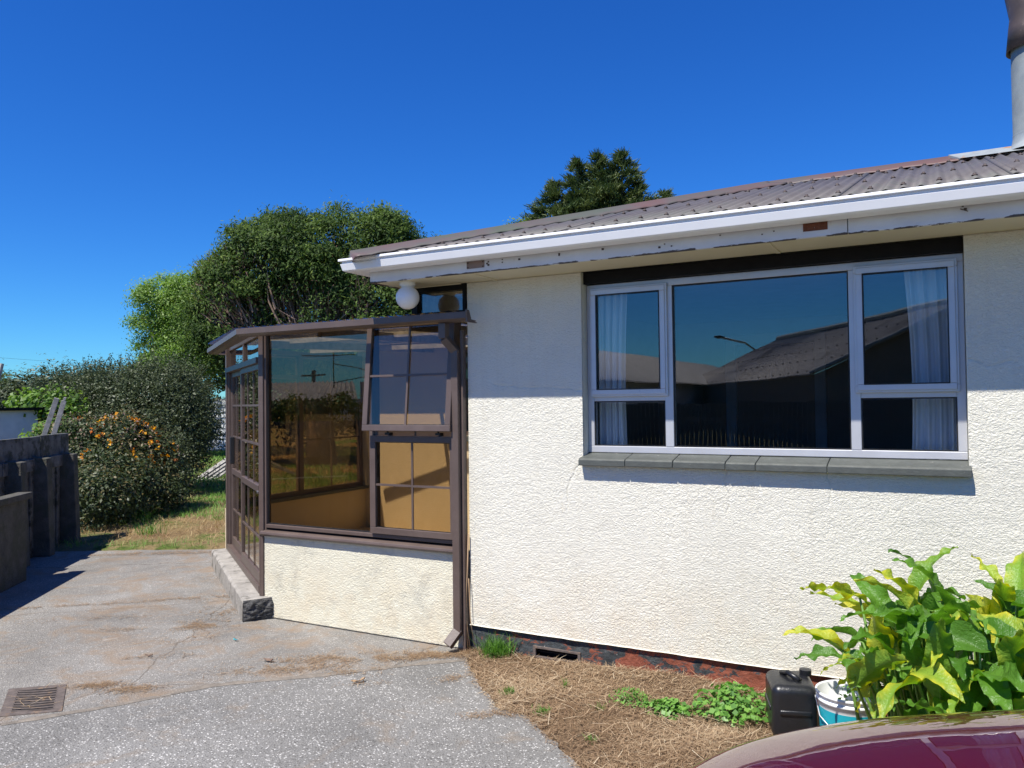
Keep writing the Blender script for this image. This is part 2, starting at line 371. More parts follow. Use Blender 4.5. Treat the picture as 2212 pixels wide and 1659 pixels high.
CRK = [[(-2.68, 1.83), (-2.43, 1.795), (-2.2, 1.79), (-2.0, 1.775)], [(-1.09, 1.29), (-1.10, 1.22), (-1.085, 1.15), (-1.09, 1.05)], [(-.54, 1.29), (-.53, 1.2), (-.545, 1.12)], [(.13, 1.9), (.22, 1.86), (.33, 1.87)], [(-2.0, 1.32), (-2.1, 1.2), (-2.12, 1.02)]]
def crack(x, z):
    w = x+.02*(vnoise(x*22, z*22, 91)-.5); v = z+.02*(vnoise(x*22, z*22, 92)-.5); d = np.full(np.shape(x), 9.)
    for pl in CRK:
        for (ax, az_), (bx_, bz_) in zip(pl[:-1], pl[1:]):
            L_ = (bx_-ax)**2+(bz_-az_)**2; t = np.clip(((w-ax)*(bx_-ax)+(v-az_)*(bz_-az_))/L_, 0, 1); d = np.minimum(d, np.hypot(w-ax-t*(bx_-ax), v-az_-t*(bz_-az_)))
    return np.clip(1-d/.006, 0, 1)
def stucco_h(x, z, s):
    wx = x+.012*(vnoise(x*40, z*40, s+9)-.5); wz = z+.012*(vnoise(x*40+7, z*40, s+8)-.5)
    n = fbm(wx*50, wz*88, s, 4, .62); r = np.abs(n-.5)*2
    a = np.clip(r/.10, 0, 1); a = a*a*(3-2*a)
    gate = np.clip((fbm(wx*5, wz*7, s+31, 4)-.36)*5, .10, 1)
    n2 = fbm(wx*20, wz*30, s+5, 3, .5)
    return .0029*(1-(1-a)*gate)+np.clip((n2-.35)*2, 0, 1)*.0013+vnoise(x*190, z*190, s+2)*.0007-.006*(crack(x, z) if s == 3 else 0)
def skin(name, x0, x1, z0, z1, ysurf, mat, parent, hole=None, step=.005, seed=3):
    nx = int((x1-x0)/step)+1; nz = int((z1-z0)/step)+1
    xs = np.linspace(x0, x1, nx); zs = np.linspace(z0, z1, nz)
    if hole:
        for e in hole[:2]: xs[np.argmin(abs(xs-e))] = e
        for e in hole[2:]: zs[np.argmin(abs(zs-e))] = e
    X, Z = np.meshgrid(xs, zs); Y = ysurf-stucco_h(X, Z, seed)
    V = np.stack([X, Y, Z], -1)
    V[0, :, 1] = V[-1, :, 1] = V[:, 0, 1] = V[:, -1, 1] = ysurf+.02
    idx = np.arange(nx*nz).reshape(nz, nx)
    F = np.stack([idx[:-1, :-1], idx[:-1, 1:], idx[1:, 1:], idx[1:, :-1]], -1).reshape(-1, 4)
    if hole:
        cx = (X[:-1, :-1]+X[1:, 1:])/2; cz = (Z[:-1, :-1]+Z[1:, 1:])/2
        keep = ~((cx > hole[0]) & (cx < hole[1]) & (cz > hole[2]) & (cz < hole[3])); F = F[keep.ravel()]
    return qmesh(name, V.reshape(-1, 3), F, mat, parent)

# ------------------------------------------------------------------ ground
g = MB(); g.add([(-400, -400, -.035), (400, -400, -.035), (400, 400, -.035), (-400, 400, -.035)], [(0, 1, 2, 3)])
g.build('ground', 'ground', kind='structure')
def wob(pts, amp=.012, n=14, seed=1):
    out = []; rr = random.Random(seed)
    for (a, b) in zip(pts[:-1], pts[1:]):
        for i in range(n):
            t = i/n; out.append((a[0]+(b[0]-a[0])*t+rr.uniform(-amp, amp), a[1]+(b[1]-a[1])*t+rr.uniform(-amp, amp)))
    out.append(pts[-1]); return out
def slab(name, poly, z0, z1, mat):
    m = MB(); n = len(poly); m.add([(x, y, z1) for x, y in poly]+[(x, y, z0) for x, y in poly],
                                 [tuple(range(n))]+[(k, n+k, n+(k+1) % n, (k+1) % n) for k in range(n)])
    return m.build(name, mat, kind='structure')
JT = [(-9.0, -.6), (-6.6, 1.1), (-4.95, 2.22), (-4.46, 2.43), (-4.15, 2.89), (-3.91, 3.36), (-3.42, 3.80), (-3.02, 4.23), (-2.77, 4.45)]
edge = wob([(-2.77, 4.45), (-2.47, 4.10), (-2.19, 3.84), (-1.99, 3.81), (-1.72, 3.58), (-1.5, 3.39), (-.9, 2.9), (-.2, 2.6)], .012, 10, 3)
slab('driveway_slab', wob(JT, .006, 8, 5)[:-1]+edge+[(8, 2.6), (8, -9), (-9, -9)], -.12, 0, 'slab_front')
jt2 = [(x-.016, y+.014) for x, y in wob(JT, .006, 8, 5)]
slab('porch_apron_slab', jt2+[(-2.84, 4.75), (-5.0, 4.9), (-6.9, 6.3), (-7.25, 6.78)]+wob([(-7.35, 6.72), (-7.44, 6.60), (-8.39, 6.13), (-8.95, 5.81), (-9.7, 5.3)], .02, 8, 9)+[(-9.4, 3)], -.12, 0, 'slab_rear')
# soil that has filled the joint
V = []; F = []
jj = wob(JT[3:], .004, 14, 5)
for i, (x, y) in enumerate(jj):
    w = .012+.05*fbm(np.array([i*.45]), np.array([3.]), 2)[0]; V += [(x-w*.7, y+w*.75, .002), (x, y, .006), (x+w*.25, y-w*.25, .002)]
for i in range(len(jj)-1): F += [(3*i, 3*i+1, 3*i+4, 3*i+3), (3*i+1, 3*i+2, 3*i+5, 3*i+4)]
qmesh('joint_soil', V, F, 'joint', kind='structure')
# planting bed, gently uneven
def bed_h(x, y):
    h = -.004+.02*fbm(x*2.2, y*2.2, 4)+.014*fbm(x*9, y*9, 6)
    h = h+.055*np.exp(-(((x+1.35)/.42)**2+((y-4.56)/.16)**2))+.02*np.exp(-(((x+1.85)/.4)**2+((y-4.6)/.15)**2))
    h = h+.06*np.exp(-(((x+.95)/.2)**2+((y-3.75)/.25)**2))
    return h
def drive_d(x, y):      # signed distance right of the drive edge (rough)
    d = np.full(np.shape(x), 1e9)
    E2 = [(-2.95, 4.66), (-2.77, 4.45), (-2.47, 4.10), (-2.19, 3.84), (-1.99, 3.81), (-1.72, 3.58), (-1.5, 3.39), (-.9, 2.9), (-.2, 2.45), (5, 2.45)]
    for (ax, ay), (bx, by) in zip(E2[:-1], E2[1:]):
        L = math.hypot(bx-ax, by-ay); t = np.clip(((x-ax)*(bx-ax)+(y-ay)*(by-ay))/L**2, 0, 1)
        q = np.hypot(x-ax-t*(bx-ax), y-ay-t*(by-ay)); s = -((bx-ax)*(-(y-ay))+(by-ay)*(x-ax))
        q = np.where(s > 0, q, -q); d = np.where(np.abs(q) < np.abs(d), q, d)
    return d
bx = np.linspace(-2.9, 5, 240); by = np.linspace(2.3, 4.66, 90); BX, BY = np.meshgrid(bx, by)
BD = drive_d(BX, BY); BZ = np.where(BD > 0, bed_h(BX, BY)*np.clip(BD/.12, 0, 1)+np.where(BD < .12, -.01*(1-BD/.12), 0), -.06)
idx = np.arange(BX.size).reshape(BX.shape); F = np.stack([idx[:-1, :-1], idx[:-1, 1:], idx[1:, 1:], idx[1:, :-1]], -1).reshape(-1, 4)
qmesh('garden_bed', np.stack([BX, BY, BZ], -1).reshape(-1, 3), F, 'bedsoil', smooth=True, kind='structure')
# back lawn
lx = np.linspace(-40, -6.9, 160); ly = np.linspace(5.2, 46, 180); LX, LY = np.meshgrid(lx, ly)
def lawn_in(x, y): return (y > 6.66+(x+7.4)*.52-.02) & ((x < -6.9) | (y > 11.4))
LZ = np.where(lawn_in(LX, LY), .005+.03*fbm(LX*1.3, LY*1.3, 8), -.05)
idx = np.arange(LX.size).reshape(LX.shape); F = np.stack([idx[:-1, :-1], idx[:-1, 1:], idx[1:, 1:], idx[1:, :-1]], -1).reshape(-1, 4)
qmesh('back_lawn', np.stack([LX, LY, LZ], -1).reshape(-1, 3), F, 'lawnsoil', smooth=True, kind='structure')

# ------------------------------------------------------------------ blades
def blades(name, P, ln, wd, lift, mat, var, kind='stuff', parent=None, curl=.6, head=None):
    n = len(P); th = rng.uniform(0, 2*np.pi, n) if head is None else head
    el = lift; d = np.stack([np.cos(th)*np.cos(el), np.sin(th)*np.cos(el), np.sin(el)], -1)
    sd = np.stack([-np.sin(th), np.cos(th), np.zeros(n)], -1)
    bend = rng.uniform(-curl, curl, n)[:, None]*sd; bend[:, 2] -= rng.uniform(0, curl*.5, n)
    l = ln[:, None]; w = wd[:, None]
    m = P+d*l*.5; e = P+d*l+bend*l*.5; e[:, 2] = np.maximum(e[:, 2], P[:, 2]-.004)
    V = np.stack([P-sd*w*.5, P+sd*w*.5, m+sd*w*.42, m-sd*w*.42, e+sd*w*.08, e-sd*w*.08], 1).reshape(-1, 3)
    b = np.arange(n)[:, None]*6; F = np.concatenate([b+np.array([[0, 1, 2, 3]]), b+np.array([[3, 2, 4, 5]])])
    return qmesh(name, V, F, mat, parent, np.repeat(var, 6), kind=kind)
# dry cut grass on the bed
n = 120000
P = np.stack([rng.uniform(-2.95, 1.2, n), rng.uniform(2.5, 4.63, n)], -1); D = drive_d(P[:, 0], P[:, 1])
wgt = .35+.65*np.clip((fbm(P[:, 0]*3, P[:, 1]*3, 21)-.3)*3, 0, 1); keep = (D+.04*(rng.random(n)-.4) > -.015) & (rng.random(n) < wgt)
P = P[keep]; D = D[keep]; n = len(P)
Pz = bed_h(P[:, 0], P[:, 1])*np.clip(D/.12, 0, 1)+rng.uniform(0, .018, n)
P3 = np.column_stack([P, Pz]); near = np.exp(-((P[:, 1]-4.6)/.5)**2)
blades('dry_grass', P3, rng.uniform(.02, .07, n), rng.uniform(.0016, .0036, n), np.clip(rng.normal(.14, .2, n), -.05, .9), 'grass_dry',
       np.clip(rng.normal(.5, .2, n)+(fbm(P[:, 0]*1.8, P[:, 1]*1.8, 31)-.5)*1.1, 0, 1))
n = 1100; P = np.stack([rng.uniform(-2.9, .6, n), rng.uniform(2.7, 4.62, n)], -1); D = drive_d(P[:, 0], P[:, 1]); P = P[D > .02]; D = D[D > .02]; n = len(P)
blades('loose_straw', np.column_stack([P, bed_h(P[:, 0], P[:, 1])*np.clip(D/.12, 0, 1)+.014+.012*rng.random(n)]), rng.uniform(.07, .17, n), rng.uniform(.0022, .0045, n), rng.uniform(-.02, .3, n), 'grass_dry', rng.uniform(.6, 1, n))
# lawn: patches of green in dry
n = 150000
P = np.stack([-7-rng.power(1.1, n)*16, 5.4+rng.random(n)*22], -1); P = P[lawn_in(P[:, 0], P[:, 1])]; n = len(P)
pt = fbm(P[:, 0]*.55, P[:, 1]*.55, 41, 3); pt2 = fbm(P[:, 0]*2.2, P[:, 1]*2.2, 45, 3)
gr = np.clip((pt*.6+pt2*.4-.47)*7+.45, 0, 1); dd = np.hypot(P[:, 0], P[:, 1])
P3 = np.column_stack([P, .02+.02*rng.random(n)])
blades('lawn_grass', P3, rng.uniform(.04, .09, n)*(1+dd*.03), rng.uniform(.004, .007, n)*(dd/9), np.clip(rng.normal(.5+.4*gr, .3), 0, 1.5), 'grass_lawn', np.clip(gr*.75+rng.normal(.1, .12, n), 0, 1))
# debris on the concrete
def debris(name, spots, mat='grass_dry'):
    Ps = []
    for cx, cy, rx, ry, k in spots:
        q = rng.normal(0, .5, (k, 2)); q = q*[rx, ry]; c, s_ = math.cos(.64), math.sin(.64)
        Ps.append(np.column_stack([cx+q[:, 0]*c-q[:, 1]*s_, cy+q[:, 0]*s_+q[:, 1]*c]))
    P = np.concatenate(Ps); n = len(P); m = fbm(P[:, 0]*9, P[:, 1]*9, 55) > .43
    P = P[m]; n = len(P)
    return blades(name, np.column_stack([P, np.full(n, .004)+.006*rng.random(n)]), rng.uniform(.015, .06, n), rng.uniform(.0014, .003, n), np.clip(rng.normal(.05, .1, n), 0, .5), mat, np.clip(rng.normal(.36, .2, n), 0, 1))
debris('dry_debris', [(-6.9, 3.9, .5, .03, 260), (-6.4, 4.3, .5, .03, 320), (-5.9, 4.75, .5, .04, 300), (-5.5, 5.1, .4, .05, 260), (-5.25, 4.6, .2, .2, 500), (-5.05, 4.25, .3, .14, 1300), (-4.85, 4.0, .35, .15, 350), (-3.55, 4.1, .55, .12, 1500), (-3.15, 4.35, .3, .08, 900), (-2.95, 4.5, .25, .08, 1100),
       (-3.7, 3.8, .5, .1, 900), (-4.3, 3.1, .2, .08, 500), (-4.55, 3.05, .16, .06, 500), (-5.5, 3.9, .2, .05, 160), (-6.0, 4.0, .8, .1, 350), (-5.6, 4.9, .6, .15, 450), (-6.3, 5.4, .5, .2, 350),
       (-4.6, 3.65, .12, .05, 160), (-4.8, 3.5, .1, .05, 120), (-3.3, 3.95, .2, .1, 300), (-3.1, 3.8, .2, .04, 60), (-8.2, 5.95, .9, .12, 1500), (-7.6, 6.3, .6, .12, 1200), (-2.6, 4.15, .2, .08, 300), (-2.15, 3.75, .25, .06, 350)])

# ------------------------------------------------------------------ the house
WY = 4.637
house = thing('house', 'single storey cream stucco house with low iron roof and white gutter', 'house', (1.6, 6.5, 0))
HX0, HX1 = -2.86, 6.2
wx0, wx1, wz0, wz1 = -2.0, .13, 1.335, 2.53
m = MB(); c = WY+.01
m.box(HX0, wx0, c, c+.2, .175, 2.53); m.box(wx1, HX1, c, c+.2, .175, 2.53); m.box(wx0, wx1, c, c+.2, .175, wz0)
m.box(HX0, HX0+.2, c+.2, 8.4, .0, 2.53); m.box(HX1-.2, HX1, c+.2, 8.4, 0, 2.53); m.box(HX0+.2, HX1-.2, 8.2, 8.4, 0, 2.53)
m.build('wall', 'stucco', house)
skin('stucco_render', HX0, 1.4, .172, 2.53, WY, 'stucco', house, (wx0, wx1, wz0, wz1+.01))
# drip edge of the render over the plinth
V = MB()
xs = np.linspace(HX0, 1.4, 260); lo = .166+.012*fbm(xs*6, xs*0, 3); pts = []
for x, z in zip(xs, lo): pts += [(x, WY-.012, z+.006), (x, WY+.03, z)]
V.add(pts, [(2*i, 2*i+2, 2*i+3, 2*i+1) for i in range(len(xs)-1)])
pts = []
for x, z in zip(xs, lo): pts += [(x, WY-.012, z+.006), (x, WY-.002, .185)]
V.add(pts, [(2*i, 2*i+2, 2*i+3, 2*i+1) for i in range(len(xs)-1)])
V.build('render_edge', 'stucco', house)
# plinth
nx = 520; nz = 22; X, Z = np.meshgrid(np.linspace(HX0, 2.2, nx), np.linspace(-.05, .18, nz))
Yp = WY+.016-.010*fbm(X*16, Z*30, 71, 4, .6)
hl = (-2.36, -2.06, .035, .085)
idx = np.arange(nx*nz).reshape(nz, nx); F = np.stack([idx[:-1, :-1], idx[:-1, 1:], idx[1:, 1:], idx[1:, :-1]], -1).reshape(-1, 4)
cx = (X[:-1, :-1]+X[1:, 1:])/2; cz = (Z[:-1, :-1]+Z[1:, 1:])/2
F = F[~((cx > hl[0]) & (cx < hl[1]) & (cz > hl[2]) & (cz < hl[3])).ravel()]
qmesh('plinth', np.stack([X, Yp, Z], -1).reshape(-1, 3), F, 'plinth', house, smooth=True)
m = MB(); m.box(2.2, HX1, WY+.012, WY+.1, -.05, .175); m.build('plinth', 'plinth', house)
m = MB(); m.box(-2.38, -2.04, WY+.0, WY+.02, .085, .1); m.box(-2.38, -2.04, WY, WY+.02, .022, .036); m.box(-2.38, -2.36, WY, WY+.02, .036, .085); m.box(-2.06, -2.04, WY, WY+.02, .036, .085)
vent = m.build('air_vent', 'iron', house, bevel=.002)
m = MB(); m.box(-2.38, -2.04, WY+.09, WY+.1, 0, .12); m.box(-2.36, -2.06, WY+.03, WY+.035, .058, .066); m.build('vent_louvre_and_shade', 'hollow_shade', vent)  # back plate painted black for the vent hollow's shade, plus a louvre bar

# window
win = MB(); fy = WY+.085
def P0(x, y, z): return (x, y, z)
def ring(m, x0, x1, z0, z1, w, y0, y1, fr=None):
    m.box(x0, x1, y0, y1, z1-w, z1, fr); m.box(x0, x1, y0, y1, z0, z0+w, fr); m.box(x0, x0+w, y0, y1, z0+w, z1-w, fr); m.box(x1-w, x1, y0, y1, z0+w, z1-w, fr)
ax0, ax1, az0, az1 = wx0+.002, wx1-.002, 1.372, 2.452
m1, m2, tz = -1.457, -.402, 1.722
ring(win, ax0, ax1, az0, az1, .042, fy, fy+.06)
win.box(m1-.026, m1+.026, fy-.002, fy+.058, az0+.042, az1-.042); win.box(m2-.026, m2+.026, fy-.002, fy+.058, az0+.042, az1-.042)
win.box(ax0+.042, m1-.026, fy+.002, fy+.055, tz-.022, tz+.022); win.box(m2+.026, ax1-.042, fy+.002, fy+.055, tz-.022, tz+.022)
wino = win.build('window', 'alu', house, bevel=.003, label='wide silver aluminium window with white curtains behind it')
for (x0, x1) in ((ax0+.028, m1-.002), (m2+.002, ax1-.028)):
    s = MB(); ring(s, x0, x1, tz+.006, az1-.026, .040, fy-.022, fy-.004); ring(s, x0+.012, x1-.012, tz+.018, az1-.038, .034, fy-.03, fy-.0225)
    s.build('sash', 'alu', wino, bevel=.003)
    s = MB(); ring(s, x0+.044, x1-.044, tz+.05, az1-.07, .006, fy-.033, fy-.0305); s.build('rubber_seal', 'rubber', wino)
    s = MB(); s.box(x0+.045, x1-.045, fy-.016, fy-.012, tz+.05, az1-.07); s.build('pane', 'glass', wino)
for (x0, x1, z0, z1) in ((ax0+.042, m1-.026, az0+.042, tz-.022), (m2+.026, ax1-.042, az0+.042, tz-.022), (m1+.026, m2-.026, az0+.042, az1-.042)):
    s = MB(); ring(s, x0, x1, z0, z1, .007, fy+.004, fy+.014); s.build('rubber_seal', 'rubber', wino)
    s = MB(); s.box(x0+.004, x1-.004, fy+.018, fy+.022, z0+.004, z1-.004); s.build('pane', 'glass', wino)
m = MB(); m.box(wx0+.001, wx1-.001, WY+.035, WY+.19, 2.454, 2.528); m.build('window_head', 'dark_trim', house, bevel=.002)
# sill: seven painted tiles on the wall below
cuts = [-2.012, -1.745, -1.452, -1.142, -1.0, -.665, -.325, .142]; cuts = [-2.012, -1.70, -1.40, -1.09, -.92, -.54, .142]
sill = MB(); sill.box(-2.006, .136, WY-.052, WY+.2, 1.3, 1.330); sillo = sill.build('window_sill', 'sill_tile', house)
for a, b in zip(cuts[:-1], cuts[1:]):
    t = MB(); dz = rnd.uniform(-.002, .002); dy = rnd.uniform(-.003, .003)
    t.prism([(WY-.058+dy, 1.296+dz), (WY-.058+dy, 1.333+dz), (WY-.048+dy, 1.342+dz), (WY+.1, 1.372+dz), (WY+.1, 1.335+dz), (WY-.005, 1.300+dz)], a+.0018, b-.0018)
    t.build('sill_tile', 'sill_tile', sillo, bevel=.004)
# curtains
def curtain(xa, xb, lab, seed):
    nu = 60; nv = 14; V = []; rr = random.Random(seed); ph = [rr.uniform(0, 6) for _ in range(4)]
    for j in range(nv):
        t = j/(nv-1); z = 2.46-1.1*t
        pinch = 1-.12*math.sin(t*2.4)
        for i in range(nu):
            u = i/(nu-1); x = xa+(xb-xa)*u*pinch
            y = WY+.24+.022*math.sin(u*26+ph[0]+t*.6)+.01*math.sin(u*55+ph[1]-t)
            V.append((x, y, z))
    F = [(j*nu+i, j*nu+i+1, (j+1)*nu+i+1, (j+1)*nu+i) for j in range(nv-1) for i in range(nu-1)]
    o = qmesh('curtain', V, F, 'curtain', smooth=True); tag(o, lab, 'curtain', 'curtains behind the wide window')
    so_ = o.modifiers.new('solid', 'SOLIDIFY'); so_.thickness = .002
curtain(-1.99, -1.78, 'white curtain gathered at the end of the window nearer the porch', 1)
curtain(.12, -.16, 'white curtain gathered at the window end above the arum lilies', 2)
# room
m = MB(); m.box(HX0+.2, 3.6, 4.86, 8.2, .3, .34); m.build('room_floor', 'roomfloor', house)
m = MB(); m.box(HX0+.2, HX1-.2, 4.86, 8.2, 2.50, 2.528)
m.box(HX0+.2, HX0+.23, 4.86, 8.15, .34, 2.5); m.box(3.57, 3.6, 4.86, 8.15, .34, 2.5); m.box(HX0+.23, 3.57, 8.15, 8.2, .34, 2.5)
m.build('room_lining', 'room', house)
m = MB(); m.box(-1.9, -1.8, 8.08, 8.14, .34, 2.35); m.box(-1.05, -.95, 8.08, 8.14, .34, 2.35); m.box(-1.8, -1.05, 8.08, 8.14, 2.25, 2.35)
m.build('door_frame', 'curtain', house)

# eaves
FX = -3.41; FYY = 4.27
m = MB(); m.box(FX+.02, HX1+.5, FYY+.022, c, 2.531, 2.541); m.box(FX+.02, HX0+.0, c, 8.9, 2.531, 2.541); m.build('soffit', 'soffit', house)
m = MB()
for x in (-2.62, -.78, 1.9): m = MB(); m.box(x-.012, x+.012, FYY+.03, WY-.002, 2.526, 2.5308); m.build('soffit_batten', 'soffit', house)
m = MB(); m.box(FX+.03, -2.9, WY-.012, WY+.012, 2.525, 2.5308); m.build('soffit_batten', 'soffit', house)
for (x0, x1) in ((FX, -.385), (-.381, HX1+.5)):
    m = MB(); m.box(x0, x1, FYY, FYY+.022, 2.527, 2.64); m.build('fascia_board', 'fascia', house, bevel=.002)
m = MB(); m.box(FX, FX+.022, FYY+.022, 8.9, 2.527, 2.64); m.build('fascia_board', 'fascia', house)
def fpatch(x0, x1, z0, z1, mat, d=.003):
    m = MB(); m.box(x0, x1, FYY-d, FYY-.0005, z0, z1); return m
fpatch(-2.63, -2.5, 2.553, 2.598, 'putty').build('fascia_plate', 'putty', house)
pm = MB()
for (x, z) in ((-2.62, 2.56), (-2.51, 2.56), (-2.62, 2.59), (-2.51, 2.59)): pm.box(x-.004, x+.004, FYY-.006, FYY-.003, z-.004, z+.004)
pm.build('screw_head', 'nail', house, kind='stuff')
fpatch(-.595, -.477, 2.560, 2.606, 'rust').build('fascia_plate', 'rust', house, label='rusty rectangular plate on the fascia')
pm = MB()
for x, z in ((-2.47, 2.585), (-2.47, 2.565), (-2.37, 2.59), (-2.37, 2.572), (-2.48, 2.575), (-2.25, 2.58), (-1.98, 2.585), (-1.98, 2.577), (-1.70, 2.585), (-1.33, 2.575), (-1.36, 2.56), (-1.29, 2.56), (-.80, 2.57), (-.74, 2.58), (.12, 2.60), (.13, 2.585), (-1.02, 2.59)):
    w = rnd.uniform(.003, .007); pm.box(x-w, x+w, FYY-.004, FYY-.0004, z-w*.8, z+w*.8)
pm.beam((.11, FYY-.004, 2.588), (.14, FYY-.02, 2.57), .004, .004)
pm.build('nail_head', 'nail', house, kind='stuff')
# gutter
gp = [(4.262, 2.678), (4.262, 2.600), (4.205, 2.594), (4.155, 2.598), (4.140, 2.606), (4.128, 2.650), (4.138, 2.656), (4.138, 2.664), (4.118, 2.668), (4.118, 2.682), (4.124, 2.685), (4.130, 2.680), (4.148, 2.672), (4.148, 2.612), (4.16, 2.606), (4.25, 2.606), (4.254, 2.678)]
GX = -3.545
m = MB(); m.prism(gp, -3.43, HX1+.6); gut = m.build('gutter', 'gutter', house, smooth=False, bevel=.0015)
m = MB()   # moulded mitred corner piece and side run
n_ = len(gp)
def gpt(a, b, side):      # side 0: front at x=-3.43 ; 1: mitre ; 2: side run end
    off = 4.262-a
    return [(-3.43, a, b), (FX-.008-off, a, b), (FX-.008-off, 8.95, b)][side]
for s0, s1 in ((0, 1), (1, 2)):
    m.add([gpt(a, b, s0) for a, b in gp]+[gpt(a, b, s1) for a, b in gp], [(k, (k+1) % n_, n_+(k+1) % n_, n_+k) for k in range(n_)])
m.build('gutter_corner', 'gutter', gut, bevel=.0015)
m = MB(); m.prism([(a-.0015 if a < 4.2 else a, b) for a, b in gp[:10]]+[(4.2, 2.62)], -3.436, -3.427); m.build('gutter_joint', 'gutter', gut)

# corrugated roof: front slope between hip and ridge
EY, EX, RY, EZ, TP = 4.168, -3.50, 6.5, 2.694, .305
def rz(y): return EZ+(y-EY)*TP
sheet_w = .762; k = 0; x = EX
while x < HX1+.5:
    xs = np.linspace(x, x+sheet_w+.04, 88); xs = xs[xs <= HX1+.6]
    off = .0025*(k % 2)
    top = EY+np.clip(xs-EX, 0.01, RY-EY)
    z = .009*np.sin((xs-EX)*2*np.pi/.0762)+off
    V = np.concatenate([np.stack([xs, np.full_like(xs, EY+rnd.uniform(-.004, .004)), rz(EY)+z], -1), np.stack([xs, (EY+top)/2, rz((EY+top)/2)+z], -1), np.stack([xs, top, rz(top)+z], -1)])
    q = len(xs); F = [(r*q+i, r*q+i+1, (r+1)*q+i+1, (r+1)*q+i) for r in (0, 1) for i in range(q-1)]
    o = qmesh('roof_sheet', V, F, 'roof', house, smooth=True); x += sheet_w; k += 1
    sd = o.modifiers.new('s', 'SOLIDIFY'); sd.thickness = .0015
# side (hip) slope and rear slope
for side in ('hip', 'rear'):
    if side == 'hip': us = np.linspace(EY, 2*RY-EY, 600)
    else: us = np.linspace(EX, HX1+.6, 1200)
    z = .009*np.sin(us*2*np.pi/.0762)
    if side == 'hip':
        run = np.minimum(us-EY, 2*RY-EY-us)
        A = np.stack([np.full_like(us, EX), us, EZ+z], -1); B = np.stack([EX+run, us, EZ+run*TP+z], -1)
    else:
        run = np.minimum(us-EX, RY-EY)
        A = np.stack([us, np.full_like(us, 2*RY-EY), EZ+z], -1); B = np.stack([us, 2*RY-EY-run, EZ+run*TP+z], -1)
    q = len(us); qmesh('roof_sheet', np.concatenate([A, B]), [(i, i+1, q+i+1, q+i) for i in range(q-1)], 'roof', house, smooth=True)
# ridge and hip caps
def cap(p0, p1, d1, d2, w, name='ridge_cap', lift=.012, droop=True):
    m = MB(); n = 90; P = []
    for i in range(n+1):
        t = i/n; c0 = Vector(p0).lerp(Vector(p1), t); wv = .003*math.sin(i*1.7)
        a = Vector(d1).normalized(); b = Vector(d2).normalized()
        P += [c0+a*w+Vector((0, 0, lift-.008+wv)), c0+a*(w-.012)+Vector((0, 0, lift+.004+wv)), c0+a*.035+Vector((0, 0, lift+.012)), c0+Vector((0, 0, lift+.030)), c0+b*.035+Vector((0, 0, lift+.012)), c0+b*(w-.012)+Vector((0, 0, lift+.004+wv)), c0+b*w+Vector((0, 0, lift-.008+wv))]
    m.add(P, [(7*i+j, 7*i+7+j, 7*i+8+j, 7*i+1+j) for i in range(n) for j in range(6)]+[tuple(range(7))])
    o = m.build(name, 'cap', house, smooth=True); s_ = o.modifiers.new('s', 'SOLIDIFY'); s_.thickness = .002; return o
RX = EX+RY-EY; RZ = rz(RY)
cap((RX-.05, RY, RZ), (HX1+.6, RY, RZ), (0, -1, -TP), (0, 1, -TP), .17)
h = Vector((1, 1, TP)).normalized()
n1 = Vector((0, -TP, 1)).normalized(); n2 = Vector((-TP, 0, 1)).normalized()
cap((EX-.0, EY+.0, EZ+.004), (RX, RY, RZ), h.cross(n1)*1, n2.cross(h)*1, .25, 'hip_cap', .016)
# roof screws
m = MB(); sc = []
for yy in (4.36, 5.1, 5.85, 6.32):
    for i in range(1, 64):
        xx = EX+.0762*(2*i+.25)+(.0762 if yy in (5.1, 6.32) else 0)
        if xx-EX < yy-EY+.15 or xx > HX1: continue
        sc.append((xx+rnd.uniform(-.004, .004), yy+rnd.uniform(-.012, .012)))
for (xx, yy) in sc:
    zz = rz(yy)+.009
    m.lathe([(0.001, .013), (.007, .012), (.009, .006), (.014, .003), (.015, 0)], (xx, yy, zz), 6)
m.build('roof_screw', 'nail', house, kind='stuff')
# flue
fx, fyv = .645, RY
m = MB(); m.lathe([(.148, -.1), (.148, .10), (.150, .104), (.148, .108), (.148, .78)], (fx, fyv, RZ), 40); flue = m.build('flue', 'galv', house, smooth=True, label='galvanised steel chimney flue streaked with rust')
m = MB(); m.lathe([(.149, .76), (.172, .70), (.176, .70), (.160, .86), (.150, .94), (.175, 1.10), (.215, 1.34), (.22, 1.5), (.1, 1.56)], (fx, fyv, RZ), 40); m.build('cowl', 'cowl', flue, smooth=True)
m = MB(); m.lathe([(.21, -.03), (.175, .0), (.156, .03), (.1495, .07), (.1492, .10)], (fx, fyv, RZ+.02), 40)
m.build('flue_flashing', 'lead_patch', flue, smooth=True)
m = MB()
m.add([(.17, RY-.185, RZ-.185*TP+.022), (1.15, RY-.185, RZ-.185*TP+.022), (1.15, RY, RZ+.05), (.10, RY, RZ+.05), (.17, RY-.185, RZ-.185*TP+.012), (.10, RY, RZ+.03), (.10, RY+.19, RZ-.03), (1.15, RY+.19, RZ-.03)],
      [(0, 1, 2, 3), (0, 3, 5, 4), (3, 2, 7, 6)])
m.build('flashing_sheet', 'lead_patch', flue)

